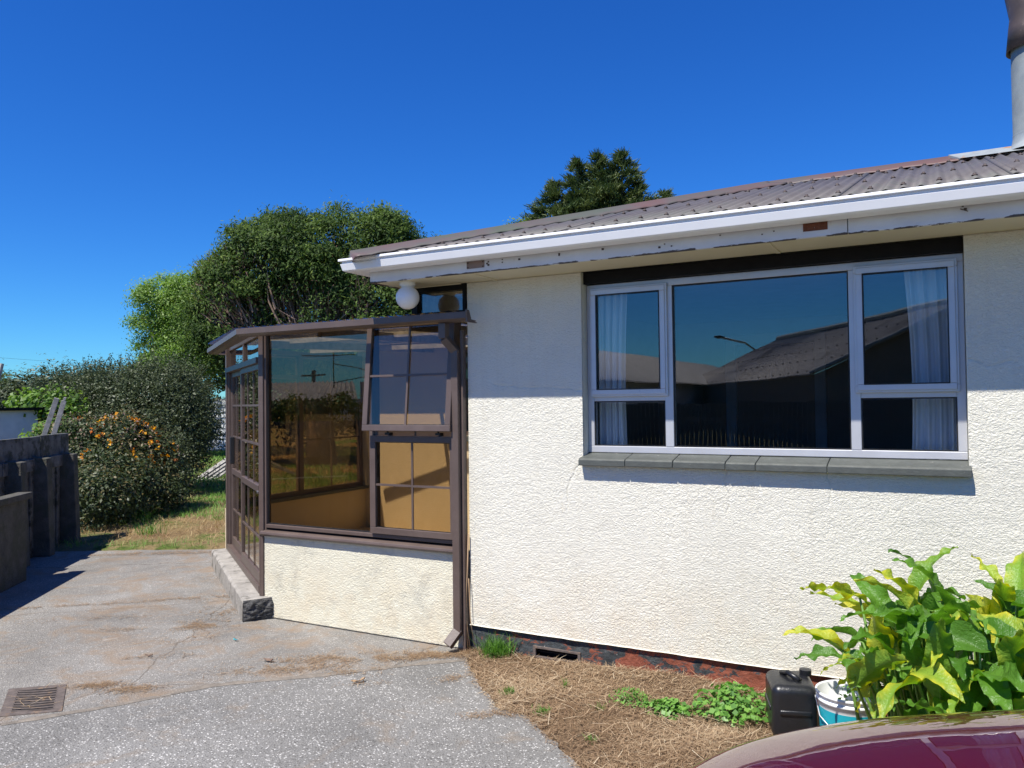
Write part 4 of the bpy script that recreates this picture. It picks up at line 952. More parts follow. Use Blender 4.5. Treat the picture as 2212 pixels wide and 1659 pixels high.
# big spreading tree
def L(px_t, depth, z): return None
big = thing('spreading_tree', 'large domed broad leaved tree with reddish branches rising behind the porch', 'tree', (-14.9, 16.5, 0))
bl = [(-16.5, 15.4, 5.0, 1.0, 1, .95), (-16.9, 15.2, 4.0, 1.0, 1.0, .95), (-16.2, 15.6, 3.0, 1.2, 1.0, 1.0), (-12.1, 18.2, 5.65, .85, 1.0, .75), (-16.0, 15.8, 5.6, 1.25, 1.2, 1.2), (-12.2, 18.3, 5.6, .75, .8, .7), (-11.5, 18.9, 5.3, .8, .8, .6), (-14.4, 17.1, 6.15, 1.2, 1.1, 1.0), (-17.2, 15.4, 4.9, .9, .9, .9), (-15.0, 16.5, 5.85, 1.4, 1.4, 1.35), (-13.6, 17.6, 5.75, 1.3, 1.5, 1.25), (-15.1, 17.0, 4.2, 2.2, 2.0, 1.9), (-13.6, 17.3, 4.3, 1.5, 1.5, 1.3), (-14.2, 17.0, 2.9, 1.8, 1.5, 1.0)]
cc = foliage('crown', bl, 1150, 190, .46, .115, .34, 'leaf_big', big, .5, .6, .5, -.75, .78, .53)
m = MB(); m.tube([(-14.9, 16.5, -.1), (-14.85, 16.4, 1.0), (-14.95, 16.3, 2.0)], [.45, .36, .33], 10); m.build('trunk', 'bark', big, smooth=True)
limbs('branch', (-14.95, 16.3, 1.8), [tuple(cc[i]) for i in range(0, 1150, 15)], .17, 'bark', big, sub=5)
# inner twigs that show through gaps
tp, tn = shell_clumps(bl, 11000, .60, -.8, .84); n = len(tp)
tp = tp[(tp[:, 2] < 5.7) & (tp[:, 0] < -13.2)]; n = len(tp)
dirv = tp-np.array([-14.95, 16.3, 1.0]); dirv /= np.linalg.norm(dirv, axis=1, keepdims=True); dirv += rng.normal(0, .3, (n, 3))
def twigs(name, P, Dv, ln, w, mat, parent, var):
    Dv = Dv/np.linalg.norm(Dv, axis=1, keepdims=True); s_ = np.cross(Dv, rng.normal(size=Dv.shape)); s_ /= np.linalg.norm(s_, axis=1, keepdims=True)
    e = P+Dv*ln[:, None]; V = np.stack([P-s_*w, P+s_*w, e+s_*w*.3, e-s_*w*.3], 1).reshape(-1, 3)
    return qmesh(name, V, np.arange(len(P))[:, None]*4+np.array([[0, 1, 2, 3]]), mat, parent, np.repeat(var, 4), kind='stuff')
twigs('twig', tp, dirv, rng.uniform(.25, .6, n), .016, 'twig', big, rng.random(n))
# bright green tree at its left
brt = thing('bright_green_tree', 'lighter yellow green tree standing left of the large domed tree', 'tree', (-21, 17, 0))
bl2 = [(-20.7, 17.1, 4.9, 1.0, 1.0, 1.0), (-21.5, 16.7, 5.1, .75, .9, .7), (-22.4, 16.3, 3.7, .48, .6, .36), (-21.9, 16.5, 4.4, .62, .8, .5), (-20.7, 17.2, 3.6, 1.15, 1.1, .9), (-21.7, 16.7, 2.9, .95, 1.0, .8), (-20.0, 17.4, 5.5, .6, .6, .6)]
bs_ = MB(); tp2, tn2 = shell_clumps(bl[:9], 150, .80, -.6, .90)
for p_ in tp2[(tp2[:, 2] < 5.4) & (tp2[:, 0] < -13.0)]:
    p_ = Vector(p_); d_ = (p_-Vector((-14.95, 16.3, 1.2))).normalized(); q_ = p_-d_*rnd.uniform(.7, 1.6)+Vector((rnd.gauss(0, .15), rnd.gauss(0, .15), -.1)); m_ = q_.lerp(p_, .5)+Vector((rnd.gauss(0, .07), rnd.gauss(0, .07), .04))
    r2 = rnd.uniform(.02, .045); bs_.tube([q_, m_, p_], [r2, r2*.7, r2*.25], 5, False)
bs_.build('bough', 'bough', big, smooth=True, kind='stuff')
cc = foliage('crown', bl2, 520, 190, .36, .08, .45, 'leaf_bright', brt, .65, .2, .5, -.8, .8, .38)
m = MB(); m.tube([(-21, 17, -.1), (-21, 17, 1.6), (-20.9, 17, 3.0)], [.16, .12, .08], 8); m.build('trunk', 'bark_grey', brt, smooth=True)
limbs('branch', (-21, 17, 1.6), [tuple(cc[i]) for i in range(0, 520, 26)], .06, 'bark_grey', brt)
# dark understorey between the trees
und = thing('dark_understorey_tree', 'dark dense tree filling the gap under the domed tree at the end of the lawn', 'tree', (-19.3, 19.5, 0))
foliage('crown', [(-18.6, 20.5, 2.6, 2.6, 1.6, 2.1), (-22.8, 19.0, 3.6, 1.8, 1.6, 1.4), (-16.0, 21.5, 2.6, 2.5, 1.5, 2.2), (-12, 23, 2.6, 3.5, 1.5, 2.2)], 700, 60, .5, .17, .45, 'leaf_dark', und, .6, .3, .3, -.9)
m = MB(); m.tube([(-18.6, 20.5, -.1), (-18.5, 20.4, 2.4)], [.25, .15], 8); m.build('trunk', 'bark_grey', und, smooth=True)
# conifer behind the roof
con = thing('cypress_tree', 'dark ragged cypress with bare leaders rising behind the roof', 'tree', (-11, 27.6, 0))
tops = [(-11.2, 27.8, 11.1, 1.2), (-11.9, 27.5, 10.9, 1.3), (-10.4, 28.2, 11.15, 1.3), (-12.7, 27.1, 10.1, 1.3), (-13.4, 26.9, 9.1, 1.1), (-9.9, 28.5, 10.0, 1.4), (-10.9, 28.0, 10.5, 1.5), (-9.0, 28.9, 9.6, 1.2), (-12.0, 27.3, 9.6, 1.6)]
Ps, Ns, Vs, SZ, DV = [], [], [], [], []
tm = MB()
for (tx, ty, tz_, rad) in tops:
    tm.tube([(-11+(tx+11)*.3, 27.6, 0), (tx-.05, ty, tz_*.6), (tx, ty, tz_)], [.25, .10, .02], 6, False)
    nb = 70
    for k_ in range(nb):
        f = (k_+rnd.random())/nb; z_ = tz_-.12-f**1.15*3.4; ang = rnd.uniform(0, 6.283); ln = (.12+rad*min(1, f*1.5))*rnd.uniform(.5, 1.15)
        dx, dy = math.cos(ang), math.sin(ang)
        nl = int(26+60*ln)
        t = rng.random(nl)**.7; P_ = np.stack([tx+dx*ln*t, ty+dy*ln*t, z_+.28*ln*t+.10*np.sin(t*3)], -1)+rng.normal(0, .05+.05*ln, (nl, 3))*np.array([1, 1, .5])
        Ps.append(P_); Ns.append(np.tile([0, 0, 1.], (nl, 1))+rng.normal(0, .5, (nl, 3))); Vs.append(np.clip(.45+rnd.gauss(0, .15)+rng.normal(0, .15, nl)+.2*(t-.5), 0, 1)); SZ.append(rng.uniform(.07, .16, nl)); DV.append(np.tile([dx*.8, dy*.8, .45], (nl, 1))+rng.normal(0, .35, (nl, 3)))
Ps = np.concatenate(Ps); n = len(Ps); Ns = np.concatenate(Ns)
leaves('crown', Ps, Ns, np.concatenate(SZ), .32, 'leaf_conifer', con, np.concatenate(Vs), -.35)
tm.build('trunk', 'bark_grey', con, smooth=True)
twigs('spray', Ps, np.concatenate(DV), rng.uniform(.1, .3, len(Ps)), .022, 'leaf_conifer', con, np.clip(np.concatenate(Vs)+.15, 0, 1))
sp = thing('pale_small_tree', 'lighter leafy tree at the foot of the cypress behind the roof', 'tree', (-12.0, 25.6, 0))
foliage('crown', [(-12.9, 25.0, 7.0, 1.0, 1, 1.3), (-11.8, 25.4, 6.7, 1.1, 1, 1.2)], 150, 60, .4, .13, .5, 'leaf_big', sp, .7, .2, .7)
m = MB(); m.tube([(-12.4, 25.2, 0), (-12.4, 25.2, 6.6)], [.15, .08], 7); m.build('trunk', 'bark_grey', sp)
# grey green shrub mass
shr = thing('grey_green_shrub', 'large rounded grey green shrub with arching twigs at the lawn edge', 'shrub', (-13.9, 9.9, 0))
sl = [(-13.35, 10.0, 1.15, 1.1, 1.1, 1.12), (-14.6, 9.7, 1.2, 1.2, 1.2, 1.2), (-13.15, 10.5, 1.3, .55, .6, .9), (-14.0, 10.2, 1.5, 1.15, 1.2, 1.0), (-13.2, 10.3, 1.9, .6, .6, .6)]
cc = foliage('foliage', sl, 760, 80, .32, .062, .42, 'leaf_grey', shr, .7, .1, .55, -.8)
n = 2600; tp, tn = shell_clumps(sl, n, .85, -.3); tn = tn+rng.normal(0, .35, (n, 3))+np.array([.25, .05, .15])
twigs('arching_twig', tp, tn, rng.uniform(.15, .42, n), .005, 'leaf_grey', shr, rng.uniform(.6, 1, n))
q = np.repeat(np.arange(n), 9); tt = np.tile(np.linspace(.1, 1, 9), n); dn = tn/np.linalg.norm(tn, axis=1, keepdims=True)
leaves('twig_leaf', tp[q]+dn[q]*(tt*.36)[:, None]+rng.normal(0, .012, (len(q), 3)), rng.normal(size=(len(q), 3)), rng.uniform(.03, .055, len(q)), .5, 'leaf_grey', shr, np.clip(rng.normal(.75, .15, len(q)), 0, 1))
m = MB()
for k_ in range(9): m.tube([(-13.3+rnd.uniform(-.4, .4), 9.9+rnd.uniform(-.3, .3), 0), (-13.3+rnd.uniform(-1, 1), 9.8+rnd.uniform(-.5, .5), 1.3)], [.04, .015], 6)
m.build('stem', 'bark_grey', shr)
# left hedge
hed = thing('mixed_hedge', 'tall uneven hedge of leafy shrubs behind the shed and fence', 'hedge', (-16.6, 9.7, 0))
foliage('foliage', [(-15.9, 9.4, 1.2, 1.3, 1.2, 1.15), (-17.4, 9.3, 1.1, 1.3, 1.2, 1.15), (-19.2, 9.6, 1.1, 1.5, 1.2, 1.2), (-16.2, 10.3, 1.5, 1.2, 1.0, 1.0)], 620, 62, .34, .085, .5, 'leaf_grey', hed, .8, .0, .45, -.8)
foliage('top_shoots', [(-17.6, 10.8, 2.0, 1.4, .8, .6), (-20, 11, 1.9, 1.5, .8, .5)], 130, 40, .28, .07, .5, 'leaf_grey', hed, 1.3, -.3, .4)
brm = thing('green_bramble', 'fresh green creeper spilling beside the pale shed', 'plant', (-13.4, 7.7, 0))
foliage('foliage', [(-12.9, 7.9, 1.05, .55, .5, .45), (-14.5, 8.7, 1.7, .9, .5, .35)], 90, 40, .22, .085, .75, 'leaf_bright', brm, .7, .2, .15)
# flowering shrub
flw = thing('orange_flowering_shrub', 'dark shrub with orange and yellow flowers beside the fence end', 'shrub', (-11.0, 8.0, 0))
fl = [(-10.35, 6.95, .4, .42, .42, .42), (-10.85, 7.5, .5, .55, .5, .55), (-11.45, 8.0, .78, .72, .75, .8), (-11.35, 8.45, .62, .62, .6, .66), (-12.1, 7.75, .95, .6, .6, .62), (-10.95, 8.2, .35, .45, .45, .4)]
cc = foliage('foliage', fl, 480, 75, .22, .055, .5, 'leaf_dark', flw, .8, .1, .5, -.8)
tp, tn = shell_clumps(fl[2:5], 260, .96, .0)
tp = tp[tp[:, 2] > .75]; hot = np.hypot(tp[:, 0]+11.3, tp[:, 1]-8.0) < .8; tp = tp[hot | (rng.random(len(tp)) < .2)]; tp = tp[:: 3]
q = np.repeat(np.arange(len(tp)), 6); leaves('flower', tp[q]+rng.normal(0, .022, (len(q), 3)), rng.normal(size=(len(q), 3))+[.3, -.6, .5], rng.uniform(.04, .075, len(q)), .8, 'flower', flw, np.repeat(rng.random(len(tp)), 6))
tp, tn = shell_clumps(fl[2:5], 700, .93, .1); hot = (tp[:, 2] > .95); tp = tp[hot]
leaves('red_shoot', tp+rng.normal(0, .03, tp.shape), rng.normal(size=tp.shape), rng.uniform(.03, .06, len(tp)), .5, 'twig', flw, rng.uniform(.5, 1, len(tp)))
n = 300; tp, tn = shell_clumps([fl[5], fl[3]], n, .9, -.2); tn = tn+np.array([.5, -.2, .0])+rng.normal(0, .3, (n, 3)); q = np.repeat(np.arange(n), 9); tt = np.tile(np.linspace(.1, 1, 9), n); dn = tn/np.linalg.norm(tn, axis=1, keepdims=True)
leaves('twig_leaf', tp[q]+dn[q]*(tt*.3)[:, None]+rng.normal(0, .012, (len(q), 3)), rng.normal(size=(len(q), 3)), rng.uniform(.025, .05, len(q)), .5, 'leaf_grey', flw, np.clip(rng.normal(.8, .15, len(q)), 0, 1))
# edge tree far left and distant tree line
edg = thing('edge_tree', 'small leafy tree at the left edge beyond the shed', 'tree', (-24.5, 12.4, 0))
foliage('crown', [(-24.6, 12.3, 1.9, 1.3, 1, 1.35), (-23.8, 12.6, 1.9, .9, .8, .9)], 170, 50, .4, .13, .5, 'leaf_big', edg, .8, .1, .45)
m = MB(); m.tube([(-24.6, 12.3, 0), (-24.6, 12.3, 1.6)], [.12, .06], 7); m.build('trunk', 'bark_grey', edg)
for i, (x_, y_, w_, h_, lab) in enumerate(((-62, 40, 7, 2.6, 'distant low tree clump seen beyond the hedge on the left'), (-52, 42, 6, 2.2, 'second distant low tree clump further right beyond the hedge'), (-44, 52, 8, 3.5, 'distant tree clump seen past the garden shrubs'))):
    tr = thing('distant_trees', lab, 'trees', (x_, y_, 0))
    foliage('foliage', [(x_, y_, h_*.5, w_, 3, h_*.6), (x_+w_*.7, y_, h_*.4, w_*.5, 3, h_*.5)], 110, 40, 1.1, .5, .6, 'leaf_dark', tr, .8, 0, .4)

# ------------------------------------------------------------------ weeds on the bed
def weed(x, y, rx, ry, h, n, sz, lab, asp=.9, mat='weed'):
    d_ = rng.normal(0, .5, (n, 2)); d_ = d_/np.maximum(1, np.hypot(d_[:, 0], d_[:, 1]))[:, None]
    C = np.column_stack([x+d_[:, 0]*rx, y+d_[:, 1]*ry, bed_h(x+d_[:, 0]*rx, y+d_[:, 1]*ry)+h*(1-.6*np.hypot(d_[:, 0], d_[:, 1]))*rng.random(n)**.6])
    N = np.column_stack([d_*.5, np.full(n, .9)])+rng.normal(0, .35, (n, 3))
    o = leaves('weed', C, N, sz*rng.uniform(.6, 1.3, n), asp, mat, None, rng.random(n)); del o['kind']
    return tag(o, lab, 'weed')
weed(-.99, 4.30, .22, .2, .17, 560, .034, 'broad leafy green weed patch against the black jerrycan')
weed(-1.31, 4.16, .14, .08, .09, 330, .030, 'pale green low weed patch in the middle of the dry grass')
weed(-1.54, 4.2, .13, .09, .10, 380, .020, 'darker feathery green weed beside the pale one in the dry grass', .5)
def tuft(x, y, r, h, n, lab, wd=.004):
    P = np.column_stack([x+rng.normal(0, r, n), y+rng.normal(0, r*.7, n), np.full(n, .01)])
    P[:, 2] = bed_h(P[:, 0], P[:, 1])*np.clip(drive_d(P[:, 0], P[:, 1])/.12, 0, 1)
    o = blades('grass_tuft', P, rng.uniform(.5, 1.1, n)*h, np.full(n, wd), np.clip(rng.normal(1.05, .3, n), .2, 1.5), 'grass_green', rng.random(n), curl=.9); del o['kind']
    tag(o, lab, 'grass')
tuft(-2.62, 4.57, .045, .17, 330, 'tall bright green grass tuft growing against the dark plinth', .005)
tuft(-1.98, 4.26, .010, .07, 26, 'small green grass tuft in the dry grass below the air vent')
tuft(-1.93, 3.86, .02, .05, 110, 'short green tuft at the drive edge')
tuft(-2.22, 4.02, .018, .05, 120, 'thin low green tuft nearest the plinth corner beside the drive')
tuft(-1.56, 3.66, .02, .04, 40, 'short yellowish green tuft lowest in the dry bed')
tuft(-1.66, 4.05, .02, .06, 24, 'thin upright green blades left of the feathery weed')
def tuft2(x, y, lab):
    n = 90; P = np.column_stack([x+rng.normal(0, .1, n), y+rng.normal(0, .08, n), np.full(n, .02)]); o = blades('grass_tuft', P, rng.uniform(.1, .26, n), np.full(n, .008), np.clip(rng.normal(1.0, .3, n), .2, 1.5), 'grass_green', rng.random(n), curl=.9); del o['kind']; tag(o, lab, 'grass')
tuft2(-9.2, 6.9, 'green tuft on the back lawn at the edge of the fence shadow')
tuft2(-10.3, 7.6, 'green tuft on the lawn in front of the flowering shrub')

# ------------------------------------------------------------------ bucket and jerrycan
jc = thing('jerrycan', 'black plastic jerrycan standing between the wall and the bucket', 'container', (-.70, 4.16, 0))
def rbox(name, cx, cy, cz, sx, sy, sz, rot, mat, parent, bv, ridge=False):
    m = MB(); ca, sa = math.cos(rot), math.sin(rot)
    fr = lambda x, y, z: (cx+x*ca-y*sa, cy+x*sa+y*ca, cz+z)
    m.box(-sx/2, sx/2, -sy/2, sy/2, -sz/2, sz/2, fr)
    if ridge:
        m2 = MB(); m2.box(-sx/2+.035, sx/2-.035, -sy/2-.008, -sy/2+.01, -.005, .02, fr)
        m2.box(-sx/2-.007, -sx/2+.01, -sy/2+.05, sy/2-.05, -.005, .02, fr); m2.build('moulded_rib', mat, parent, bevel=.006, smooth=True)
    o = m.build(name, mat, parent, bevel=bv, smooth=True); o.modifiers[0].segments = 6; o.modifiers[0].angle_limit = R(30); return o
rbox('body', -.69, 4.20, .155, .22, .28, .27, R(18), 'blackplastic', jc, .042, True)
m = MB(); m.tube([(-.74, 4.24, .295), (-.70, 4.20, .312), (-.64, 4.16, .295)], .014, 10); m.build('handle', 'blackplastic', jc, smooth=True)
m = MB(); m.lathe([(.03, .0), (.03, .028), (.001, .03)], (-.63, 4.28, .288), 20); m.build('cap', 'blackplastic', jc, bevel=.002)
bk = thing('bucket', 'white plastic bucket with a teal band, weeds growing inside', 'bucket', (-.42, 4.08, 0))
bc = (-.40, 4.03, .02)
m = MB(); m.lathe([(.12, 0), (.128, .05)], bc, 48); m.lathe([(.1275, .05), (.1365, .05)], bc, 48); m.lathe([(.1365, .235), (.140, .262), (.146, .262), (.146, .276), (.141, .277), (.141, .290), (.147, .291), (.149, .305), (.142, .307), (.138, .300), (.118, .03), (.001, .03)], bc, 48); m.build('body', 'whiteplastic', bk, smooth=True)
m = MB(); m.lathe([(.1285, .05), (.1365, .235)], bc, 48); m.build('teal_band', 'teal', bk, smooth=True)
m = MB(); m.tube([(bc[0]-.15, bc[1], .28), (bc[0]-.12, bc[1]-.09, .22), (bc[0]-.03, bc[1]-.16, .16), (bc[0]+.08, bc[1]-.13, .2), (bc[0]+.15, bc[1], .28)], .003, 6); m.build('handle', 'alu', bk, smooth=True)
m = MB(); m.lathe([(.001, .2), (.131, .2)], bc, 32); m.build('potting_soil', 'bedsoil', bk)
o = leaves('bucket_weed', np.column_stack([rng.uniform(-.46, -.32, 60), rng.uniform(3.94, 4.08, 60), rng.uniform(.23, .36, 60)]), rng.normal(size=(60, 3))+[0, 0, .8], rng.uniform(.02, .04, 60), .4, 'weed', None, rng.random(60)); tag(o, 'small jagged leaved weed growing in the white bucket', 'weed')

# ------------------------------------------------------------------ arum lilies
def arum_mat():
    t = NT('arum_leaf'); oi = t.n('ObjectInfo'); at = t.n('Attribute'); at.attribute_name = 'var'
    grn = t.ramp(oi.outputs['Random'], [(0, (.07, .18, .02)), (.5, (.13, .28, .035)), (.82, (.22, .38, .045)), (.93, (.36, .46, .05)), (1, (.56, .54, .07))])
    edge_ = t.n('Math', operation='MULTIPLY'); t.l(at.outputs['Fac'], edge_.inputs[0]); t.l(t.ramp(oi.outputs['Random'], [(.5, grey(.0)), (.75, grey(1))]), edge_.inputs[1])
    nz = t.noise(7, 5, .6); ad = t.n('Math', operation='MULTIPLY'); t.l(edge_.outputs[0], ad.inputs[0]); t.l(t.ramp(nz, [(.35, grey(0)), (.6, grey(1))]), ad.inputs[1])
    col = t.mix(ad.outputs[0], grn, (.62, .56, .04))
    br = t.noise(11, 6, .7); col = t.mix(t.ramp(br, [(.74, grey(0)), (.78, grey(.7))]), col, (.28, .14, .03))
    nr = t.bump(t.noise(26, 3), .006); t.fin(col, .34, nr, spec=.45)
    tl = t.n('BsdfTranslucent'); hv = t.n('HueSaturation'); hv.inputs['Saturation'].default_value = 1.1; hv.inputs['Value'].default_value = 1.5; t.l(col, hv.inputs['Color']); t.l(hv.outputs[0], tl.inputs[0])
    mx_ = t.n('MixShader'); mx_.inputs[0].default_value = .38; t.l(t.b.outputs[0], mx_.inputs[1]); t.l(tl.outputs[0], mx_.inputs[2]); t.l(mx_.outputs[0], t.o.inputs[0]); return t.m
M['arum'] = arum_mat(); M['arum_stem'] = plain('arum_stem', (.14, .26, .05), .4, .15)
def arum_mesh(seed):
    rr = random.Random(seed); nt, ns = 26, 9; V = []; vr = []
    ln = 1.0; wdt = rr.uniform(.13, .20); bend = rr.uniform(.5, 1.7); fold = rr.uniform(.15, .6); ph = rr.uniform(0, 6); ph2 = rr.uniform(0, 6); wav = rr.uniform(.04, .085); kk = rr.uniform(9, 15); tw = rr.uniform(-.6, .6)
    x = 0; z = 0; xs_ = []
    for i in range(nt):
        t = i/(nt-1); a = .35-bend*t; xs_.append((x, z, a)); x += math.cos(a)*ln/(nt-1); z += math.sin(a)*ln/(nt-1)
    for i in range(nt):
        t = i/(nt-1); x, z, a = xs_[i]
        prof = (min(1, t/.16)**.6 if t < .16 else 1)*(1-max(0, (t-.16)/.84)**1.7)**.9
        w = wdt*prof+.002
        for j in range(ns):
            s_ = (j/(ns-1))*2-1
            back = -.13*(abs(s_)**1.5)*(1-min(1, t/.3))      # lobes sweeping back past the stalk
            ww = wav*(abs(s_)**1.7)*prof*math.sin(kk*t+ph+(2.1 if s_ > 0 else 0))+wav*.5*(abs(s_)**2)*math.sin(kk*2.3*t+ph2+s_)
            h_ = fold*abs(s_)*w+ww; y = s_*w*(1-.15*fold)
            jj = 1+.02*math.sin(kk*1.7*t+s_*3)
            c_, s2 = math.cos(tw*t), math.sin(tw*t); y2 = y*jj*c_-h_*s2; h2 = y*s2+h_*c_
            V.append((x+back-h2*math.sin(a), y2, z+h2*math.cos(a))); vr.append(min(1, abs(s_)**2+max(0, t-.6)))
    F = [(i*ns+j, i*ns+j+1, (i+1)*ns+j+1, (i+1)*ns+j) for i in range(nt-1) for j in range(ns-1)]
    me = bpy.data.meshes.new('arum_leaf'); me.from_pydata(V, [], F); me.polygons.foreach_set('use_smooth', [True]*len(F))
    at = me.attributes.new('var', 'FLOAT', 'POINT'); at.data.foreach_set('value', vr); me.materials.append(M['arum']); return me
LM = [arum_mesh(100+i) for i in range(16)]
ar = thing('arum_lily_clump', 'big clump of arum lilies, wavy green and yellowing leaves, against the cream wall', 'plant', (.1, 3.75, 0))
rr = random.Random(5)
def arum_leaf(root, tip, az, pitch, roll, size):
    o = bpy.data.objects.new('leaf', LM[rr.randrange(len(LM))]); COL.objects.link(o); o.parent = ar; o.matrix_parent_inverse = Matrix.Translation((-.1, -3.75, 0))
    o.location = tip; o.rotation_euler = (roll, -pitch, az); o.scale = (size, size, size)
    m = MB(); r0, t0 = Vector(root), Vector(tip); mid = r0.lerp(t0, .55)+Vector((0, 0, .05)); dd_ = Vector((math.cos(az), math.sin(az), 0))*.02
    m.tube([r0, mid, t0, t0+dd_], [.010, .008, .0055, .003], 6, False); m.build('stem', 'arum_stem', ar, smooth=True)
kept = 0
while kept < 270:
    tip = (rr.uniform(-.45, .62), rr.uniform(3.3, 4.36), rr.uniform(.16, .86))
    dome = .90-.55*abs((tip[0]-.12)/.62)**2.2*(1 if tip[0] < .12 else .25)-.38*abs((tip[1]-3.85)/.6)**2
    if tip[2] > dome or (tip[2] < dome-.34 and rr.random() < .75): continue
    if tip[0] < -.02 and tip[2] < .52 and tip[1] < 4.15: continue
    if tip[1] > 4.05 and tip[2] < .4: continue
    kept += 1
    out = math.atan2(tip[1]-3.95, tip[0]-.12); az = out+rr.gauss(0, .7)
    if rr.random() < .45: az = -math.pi/2+rr.gauss(.15, .7)
    if tip[1] > 4.15 and math.sin(az) > 0: az = -az
    hi = tip[2] > dome-.16
    arum_leaf((tip[0]*.7+.04+rr.uniform(-.05, .05), 3.9+(tip[1]-3.9)*.6, 0), tip, az, rr.gauss(.35, .45) if hi else rr.gauss(-.35, .35), rr.gauss(0, .4), rr.uniform(.23, .34))
# a few leaves that stand out
for root, tip, az, pt_, rl, sz in (((-.2, 3.85, 0), (-.33, 3.87, .80), 3.3, .1, .5, .26), ((-.15, 3.85, 0), (-.22, 3.9, .70), 2.6, 1.0, -.4, .30), ((-.05, 3.9, 0), (-.1, 3.95, .84), .5, .9, .3, .28), ((-.3, 3.8, 0), (-.40, 3.8, .58), 3.2, .3, .2, .27),
        ((-.2, 3.85, 0), (-.38, 3.84, .53), 3.3, .45, 0, .27), ((-.2, 3.85, 0), (-.30, 3.85, .47), 3.5, .4, .3, .24), ((.1, 3.9, 0), (.22, 3.95, .80), 2.2, 1.0, .2, .27), ((.25, 3.8, 0), (.27, 3.9, .74), 2.6, .9, .2, .25), ((-.18, 3.75, 0), (-.2, 3.72, .52), -2.2, -.3, .3, .26), ((-.15, 3.6, 0), (-.1, 3.5, .45), -1.6, -.6, .1, .26), ((0, 3.5, 0), (.1, 3.4, .5), -1.5, -.5, .3, .26)):
    arum_leaf(root, tip, az, pt_, rl, sz)
for root, tip, az, pt_, rl, sz in (((-.12, 3.9, 0), (-.24, 3.9, .42), 3.0, .15, .4, .23), ((-.1, 3.8, 0), (-.16, 3.76, .47), -2.0, -.35, .2, .27), ((-.02, 3.8, 0), (-.07, 3.72, .38), -1.5, -.5, -.2, .27), ((-.1, 3.9, 0), (-.2, 3.98, .62), 3.4, .5, -.3, .29), ((-.1, 3.95, 0), (-.3, 4.0, .66), 2.9, .35, .3, .30), ((0, 3.7, 0), (.0, 3.6, .42), -1.7, -.4, .4, .30), ((0, 3.9, 0), (-.08, 3.9, .72), 3.6, .9, .2, .32)):
    arum_leaf(root, tip, az, pt_, rl, sz)
# the dark curled leaf against the wall
# ------------------------------------------------------------------ the car
car = thing('parked_car', 'glossy maroon car parked beside the garden bed, only its bonnet in view', 'car', (-.7, 1.5, 0))
car.rotation_euler = (0, 0, .3)
CX, CYc, HL, HW, CR = 1.37, 1.50, 2.12, .885, .5
def zt(x):
    xs_ = np.array([-1.1, -.95, -.8, -.5, -.2, .2, .62, .75, 1.3, 1.5, 2.4, 2.7, 3.0, 3.3]); zs_ = np.array([.50, .62, .70, .82, .895, .945, .985, 1.0, 1.0, 1.0, 1.02, 1.05, 1.03, .95])
    k_ = 5; acc = 0
    for d_ in np.linspace(-.12, .12, k_): acc = acc+np.interp(x+d_-.25, xs_, zs_)+.02
    return acc/k_
def sdf(x, y):
    taper = .1*np.clip((-.1-(x-0))/1.0, 0, 1)**1.5
    qx = np.abs(x-CX)-(HL-CR); qy = np.abs(y-CYc)-(HW-taper-CR)
    return -(np.minimum(np.maximum(qx, qy), 0)+np.hypot(np.maximum(qx, 0), np.maximum(qy, 0))-CR)
def hcar(x, y):
    d_ = np.clip(sdf(x, y), 0, None); rr_ = .7; t = np.clip(1-d_/rr_, 0, 1)
    drop = .22*(1-np.sqrt(np.clip(1-t**2.0, 0, 1)))
    return zt(x)-drop-.04*((y-CYc)/HW)**2
hx = np.concatenate([np.linspace(-.76, -.706, 8), [-.704, -.700, -.698], np.linspace(-.69, .63, 80), [.638, .640, .644, .646], np.linspace(.66, 3.5, 60)])
hy0 = CYc-.70; hy1 = CYc+.70
hy = np.concatenate([np.linspace(CYc-HW, hy0-.006, 16), [hy0-.0025, hy0, hy0+.0025], np.linspace(hy0+.012, hy1-.012, 80), [hy1-.0025, hy1, hy1+.0025], np.linspace(hy1+.006, CYc+HW, 16)])
X, Y = np.meshgrid(hx, hy); Dm = sdf(X, Y)
# pull outside vertices onto the outline
for _ in range(4):
    e = 1e-3; gx = (sdf(X+e, Y)-sdf(X-e, Y))/(2*e); gy = (sdf(X, Y+e)-sdf(X, Y-e))/(2*e); out = np.clip(-sdf(X, Y), 0, None); X = X+gx*out; Y = Y+gy*out
Z = hcar(X, Y)
gr_ = ((np.isclose(hx[None, :], .642, atol=.003)) & (abs(Y-CYc) < .70)) | ((np.isclose(hx[None, :], -.701, atol=.002)) & (abs(Y-CYc) < .70)) | (np.isclose(np.abs(hy[:, None]-CYc), .70, atol=.001) & (X > -.70) & (X < .64))
gr_ = gr_ & (sdf(X, Y) > .05)
Z = Z-.010*gr_
idx = np.arange(X.size).reshape(X.shape); F = np.stack([idx[:-1, :-1], idx[:-1, 1:], idx[1:, 1:], idx[1:, :-1]], -1)
cx_ = (X[:-1, :-1]+X[1:, 1:])/2; cy_ = (Y[:-1, :-1]+Y[1:, 1:])/2; inh = (cx_ > -.701) & (cx_ < .642) & (abs(cy_-CYc) < .70); VV = np.stack([X, Y, Z], -1).reshape(-1, 3)
def sub(Fm, name, mat, smooth=True):
    u, inv = np.unique(Fm.ravel(), return_inverse=True); return qmesh(name, VV[u], inv.reshape(-1, 4), mat, car, smooth=smooth)
sub(F[inh], 'bonnet', 'car'); sub(F[~inh], 'body_shell', 'car')
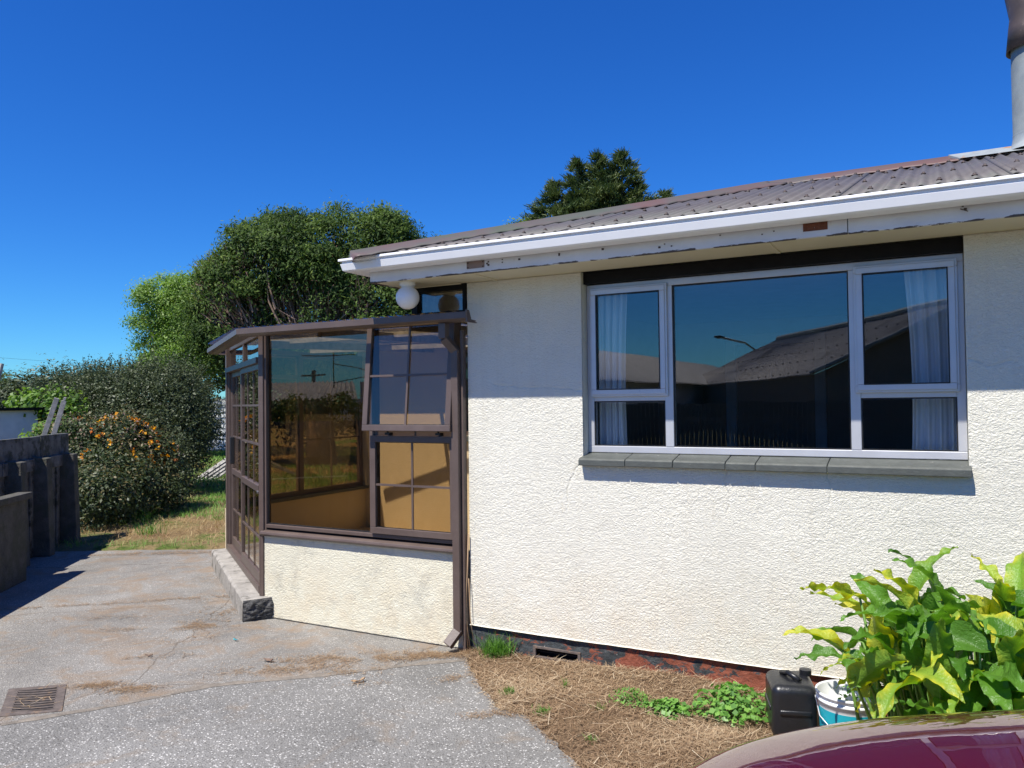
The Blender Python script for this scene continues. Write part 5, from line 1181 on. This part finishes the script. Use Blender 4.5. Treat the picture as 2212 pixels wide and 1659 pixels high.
# sides
th = []; nO = 160; ring_ = []
for i in range(nO):
    a = 2*math.pi*i/nO; x_, y_ = CX+HL*2*math.cos(a), CYc+HW*2*math.sin(a)
    for _ in range(30):
        s_ = float(sdf(np.array(x_), np.array(y_))); e = 1e-3
        gx = float(sdf(np.array(x_+e), np.array(y_))-sdf(np.array(x_-e), np.array(y_)))/(2*e); gy = float(sdf(np.array(x_), np.array(y_+e))-sdf(np.array(x_), np.array(y_-e)))/(2*e); x_ -= gx*s_; y_ -= gy*s_
    ring_.append((x_, y_, gx, gy))
V = []
for (x_, y_, gx, gy) in ring_:
    z0 = float(hcar(np.array(x_), np.array(y_)))
    for t, o_ in ((0, .0), (.06, -.008), (.3, -.018), (.6, -.012), (.85, .005), (1, .04)): V.append((x_+gx*o_, y_+gy*o_, z0*(1-t)+.2*t))
q = 6; F = [(i*q+j, ((i+1) % nO)*q+j, ((i+1) % nO)*q+j+1, i*q+j+1) for i in range(nO) for j in range(q-1)]
qmesh('body_side', V, F, 'car', car, smooth=True)
# cabin
cb = MB(); pf = [(.80, .98), (1.5, 1.40), (2.5, 1.42), (3.05, 1.04)]
vs = []
for x_, z_ in pf:
    hw = .66 if z_ > 1.2 else .80; vs += [(x_, CYc-hw, z_), (x_, CYc+hw, z_)]
cb.add(vs, [(0, 1, 3, 2), (2, 3, 5, 4), (4, 5, 7, 6), (0, 2, 4, 6), (1, 7, 5, 3)]); cb.build('windscreen_cabin', 'carglass', car, bevel=.03)
m = MB(); m.box(1.48, 2.52, CYc-.67, CYc+.67, 1.405, 1.45); m.build('car_roof', 'car', car, bevel=.03)
for x_ in (.05, 2.65):
    for sy in (-1, 1):
        m = MB(); yy = CYc+sy*(HW-.10)
        m.tube([(x_, yy-.1, .31), (x_, yy+.1, .31)], .31, 28); wh = m.build('wheel', 'tyre', car, bevel=.03)
        m = MB(); m.tube([(x_, yy-.105, .31), (x_, yy+.105, .31)], .2, 24); m.build('rim', 'chrome', wh)
for sy in (-1, 1):
    m = MB(); m.lathe([(.001, .06), (.08, .05), (.1, 0)], (-.52, CYc+sy*.55, .60), 20); m.build('headlight', 'lamp', car, smooth=True)
m = MB(); m.box(-.79, -.74, CYc-.3, CYc+.3, .34, .48); m.build('grille', 'dark_trim', car)

# ------------------------------------------------------------------ across the driveway (seen mirrored in the glass)
nb_ = thing('neighbour_house', 'neighbouring house with a grey corrugated roof mirrored in the wide window', 'house', (6, -22, 0))
def strip_roof(name, e0, e1, r0, r1, parent, mat='roof_far', pitch=.24, n=None):
    e0, e1, r0, r1 = map(np.array, (e0, e1, r0, r1)); L_ = np.linalg.norm(e1-e0); n = int(L_/pitch*6); t = np.linspace(0, 1, n)[:, None]
    a = e0+(e1-e0)*t; b_ = r0+(r1-r0)*t; z = .045*np.sin(t*L_/pitch*2*np.pi); a = a+z*[0, 0, 1]; b_ = b_+z*[0, 0, 1]
    qmesh(name, np.concatenate([a, b_]), [(i, i+1, n+i+1, n+i) for i in range(n-1)], mat, parent, smooth=True)
NB = NBPTS = None
E1, E2, RL_, RR_ = (-17.2, -47.5, 2.6), (-4.3, -22.4, 2.6), (-7.7, -35.6, 4.9), (1.4, -19.7, 4.9)
strip_roof('roof', E2, E1, RR_, RL_, nb_)
o1, o2 = (11.3-2.2, -29.5, 2.6), (7.1, -17.0, 2.6)
far2 = (RR_[0]*2-E2[0], RR_[1]*2-E2[1], 2.6); far1 = (RL_[0]*2-E1[0]+7, RL_[1]*2-E1[1]-6, 2.6)
strip_roof('roof', far2, far1, RR_, RL_, nb_)
m = MB()
def ins(p, z): c_ = Vector((-1, -32, 0)); v = Vector((p[0], p[1], 0)); v = v+(c_-v).normalized()*.25; return (v.x, v.y, z)
a_0, b_0, c_0, d_0 = ins(E1, 0), ins(E2, 0), ins(far2, 0), ins(far1, 0)
vs = [a_0, b_0, c_0, d_0]+[(p[0], p[1], 2.6) for p in (a_0, b_0, c_0, d_0)]+[(RR_[0]-.15, RR_[1]-.25, 4.86)]
m.add(vs, [(0, 1, 5, 4), (1, 2, 6, 5), (2, 3, 7, 6), (3, 0, 4, 7), (5, 6, 8)]); m.build('wall', 'plinth_plain' if 'plinth_plain' in M else 'bark_grey', nb_)
n2 = thing('neighbour_cottage', 'smaller grey roofed house mirrored at the window end nearest the porch', 'house', (-18, -40, 0))
strip_roof('roof', (-12.2, -13.8, 2.6), (-12.2, -58, 2.6), (-16.5, -18, 4.5), (-16.5, -56, 4.5), n2)
m = MB(); m.box(-20, -12.9, -57, -15.0, 0, 2.6); m.box(-16.6, -16.4, -56, -18, 2.6, 4.4); m.build('wall', 'shed', n2)
sl_ = thing('street_lamp', 'curved arm street lamp mirrored in the middle window pane', 'lamp', (-15.3, -66, 0))
m = MB(); m.tube([(-14.8, -66, 0), (-14.8, -66, 5.4), (-15.0, -65.5, 6.2), (-15.5, -64, 6.8), (-16.5, -59.5, 7.0)], .09, 8); m.build('post', 'galv', sl_, smooth=True)
m = MB(); m.box(-16.9, -16.3, -59.6, -58.2, 6.93, 7.1); m.build('lamp_head', 'wire', sl_, bevel=.03)
an = thing('roof_aerial', 'television aerial on a bracket mirrored in the porch glass', 'aerial', (-16.2, -9.2, 2.3))
m = MB(); m.tube([(-16.2, -9.2, 2.2), (-16.2, -9.2, 3.3)], .02, 6); m.tube([(-17.1, -8.75, 3.2), (-15.6, -9.5, 3.2)], .014, 5)
for k_ in range(7):
    t = k_/6; px_, py_ = -17.05+1.4*t, -8.77-.7*t; m.tube([(px_-.12, py_-.25, 3.2), (px_+.12, py_+.25, 3.2)], .007, 4)
m.tube([(-16.2, -9.2, 2.95), (-15.2, -9.75, 2.72)], .014, 5); m.tube([(-16.2, -9.2, 2.35), (-15.2, -9.75, 2.60)], .014, 5); m.build('mast', 'wire', an)
n3 = thing('far_left_house', 'low dark roofed house mirrored behind the aerial in the porch glass', 'house', (-23, -14, 0))
strip_roof('roof', (-30, -9.5, 1.9), (-20.6, -15.6, 1.9), (-30, -14, 2.7), (-22.6, -17.8, 2.7), n3)
m = MB(); m.box(-30, -22, -20, -16, 0, 1.95); m.box(-14.9, -11.0, -15.0, -10.2, 0, 2.62); m.build('wall', 'shed', n3)
pole_ = thing('power_pole', 'wooden power pole with a crossarm mirrored in the large porch pane', 'pole', (-31.4, -24.8, 0))
m = MB(); m.tube([(-31.4, -24.8, 0), (-31.4, -24.8, 3.7)], .13, 8); m.beam((-32, -24.4, 3.4), (-30.8, -25.2, 3.4), .1, .1); m.build('post', 'wood_old', pole_)
mt = thing('street_tree', 'dark leafy trees across the drive mirrored low in the porch glass', 'tree', (-18.2, -10.6, 0))
foliage('crown', [(-18.9, -10.3, 1.15, .8, .8, .9), (-17.4, -10.9, 1.1, .9, .9, .95), (-20.8, -12, 1.0, 1.3, .8, .8)], 160, 45, .4, .14, .5, 'leaf_big', mt)
# power lines, far left
m = MB()
def wire(m, p, q, sag, r):
    p, q = Vector(p), Vector(q); m.tube([p.lerp(q, i/12)-Vector((0, 0, sag*4*(i/12)*(1-i/12))) for i in range(13)], r, 4, False)
wire(m, (-53.2, 28.0, 4.28), (-64.3, 44.7, 4.22), .05, .012); wire(m, (-53.2, 28.0, 4.04), (-64.3, 44.7, 3.89), .05, .012)
wire(m, (-63.8, 33.6, 5.67), (-73.8, 62.3, 5.77), .1, .010)
tag(m.build('power_line', 'wire'), 'thin power lines crossing the sky above the hedge at the left', 'wires')

m = MB()
e0_, e1_, r0_, r1_ = Vector(E2), Vector(E1), Vector(RR_), Vector(RL_)
for f_ in (.04, .28, .52, .76, .95):
    for i in range(1, 26):
        t = (i+.4*(f_ > .3))/26; p = e0_.lerp(e1_, t).lerp(r0_.lerp(r1_, t), f_)+Vector((0, 0, .05)); m.box(p.x-.035, p.x+.035, p.y-.035, p.y+.035, p.z, p.z+.035)
m.build('roof_screw', 'nail', nb_, kind='stuff')
m = MB(); m.tube([e0_+Vector((0, 0, .05)), r0_+Vector((0, 0, .08))], .09, 6); m.tube([r0_+Vector((0, 0, .08)), r1_+Vector((0, 0, .08))], .12, 6); m.build('barge_board', 'galv', nb_)
M['paling'] = plain('dark_paling', (.07, .06, .05), .9, .4, 4)
pfn = thing('paling_fence', 'dark timber paling fence across the driveway mirrored low in the windows', 'fence', (-3, -9, 0))
m = MB(); m.box(-13, 9, -9.06, -9.02, .4, .5); m.box(-13, 9, -9.06, -9.02, 1.2, 1.3); m.build('rail', 'paling', pfn)
pal = MB(); pal.box(-.07, .07, -9.02, -9.0, .02, 1.62); p0_ = pal.build('paling', 'paling', pfn); p0_.location.x = -12.9
for i in range(1, 138):
    o = p0_.copy(); COL.objects.link(o); o.parent = pfn; o.location = (-12.9+.158*i, 0, rnd.uniform(-.03, .03))
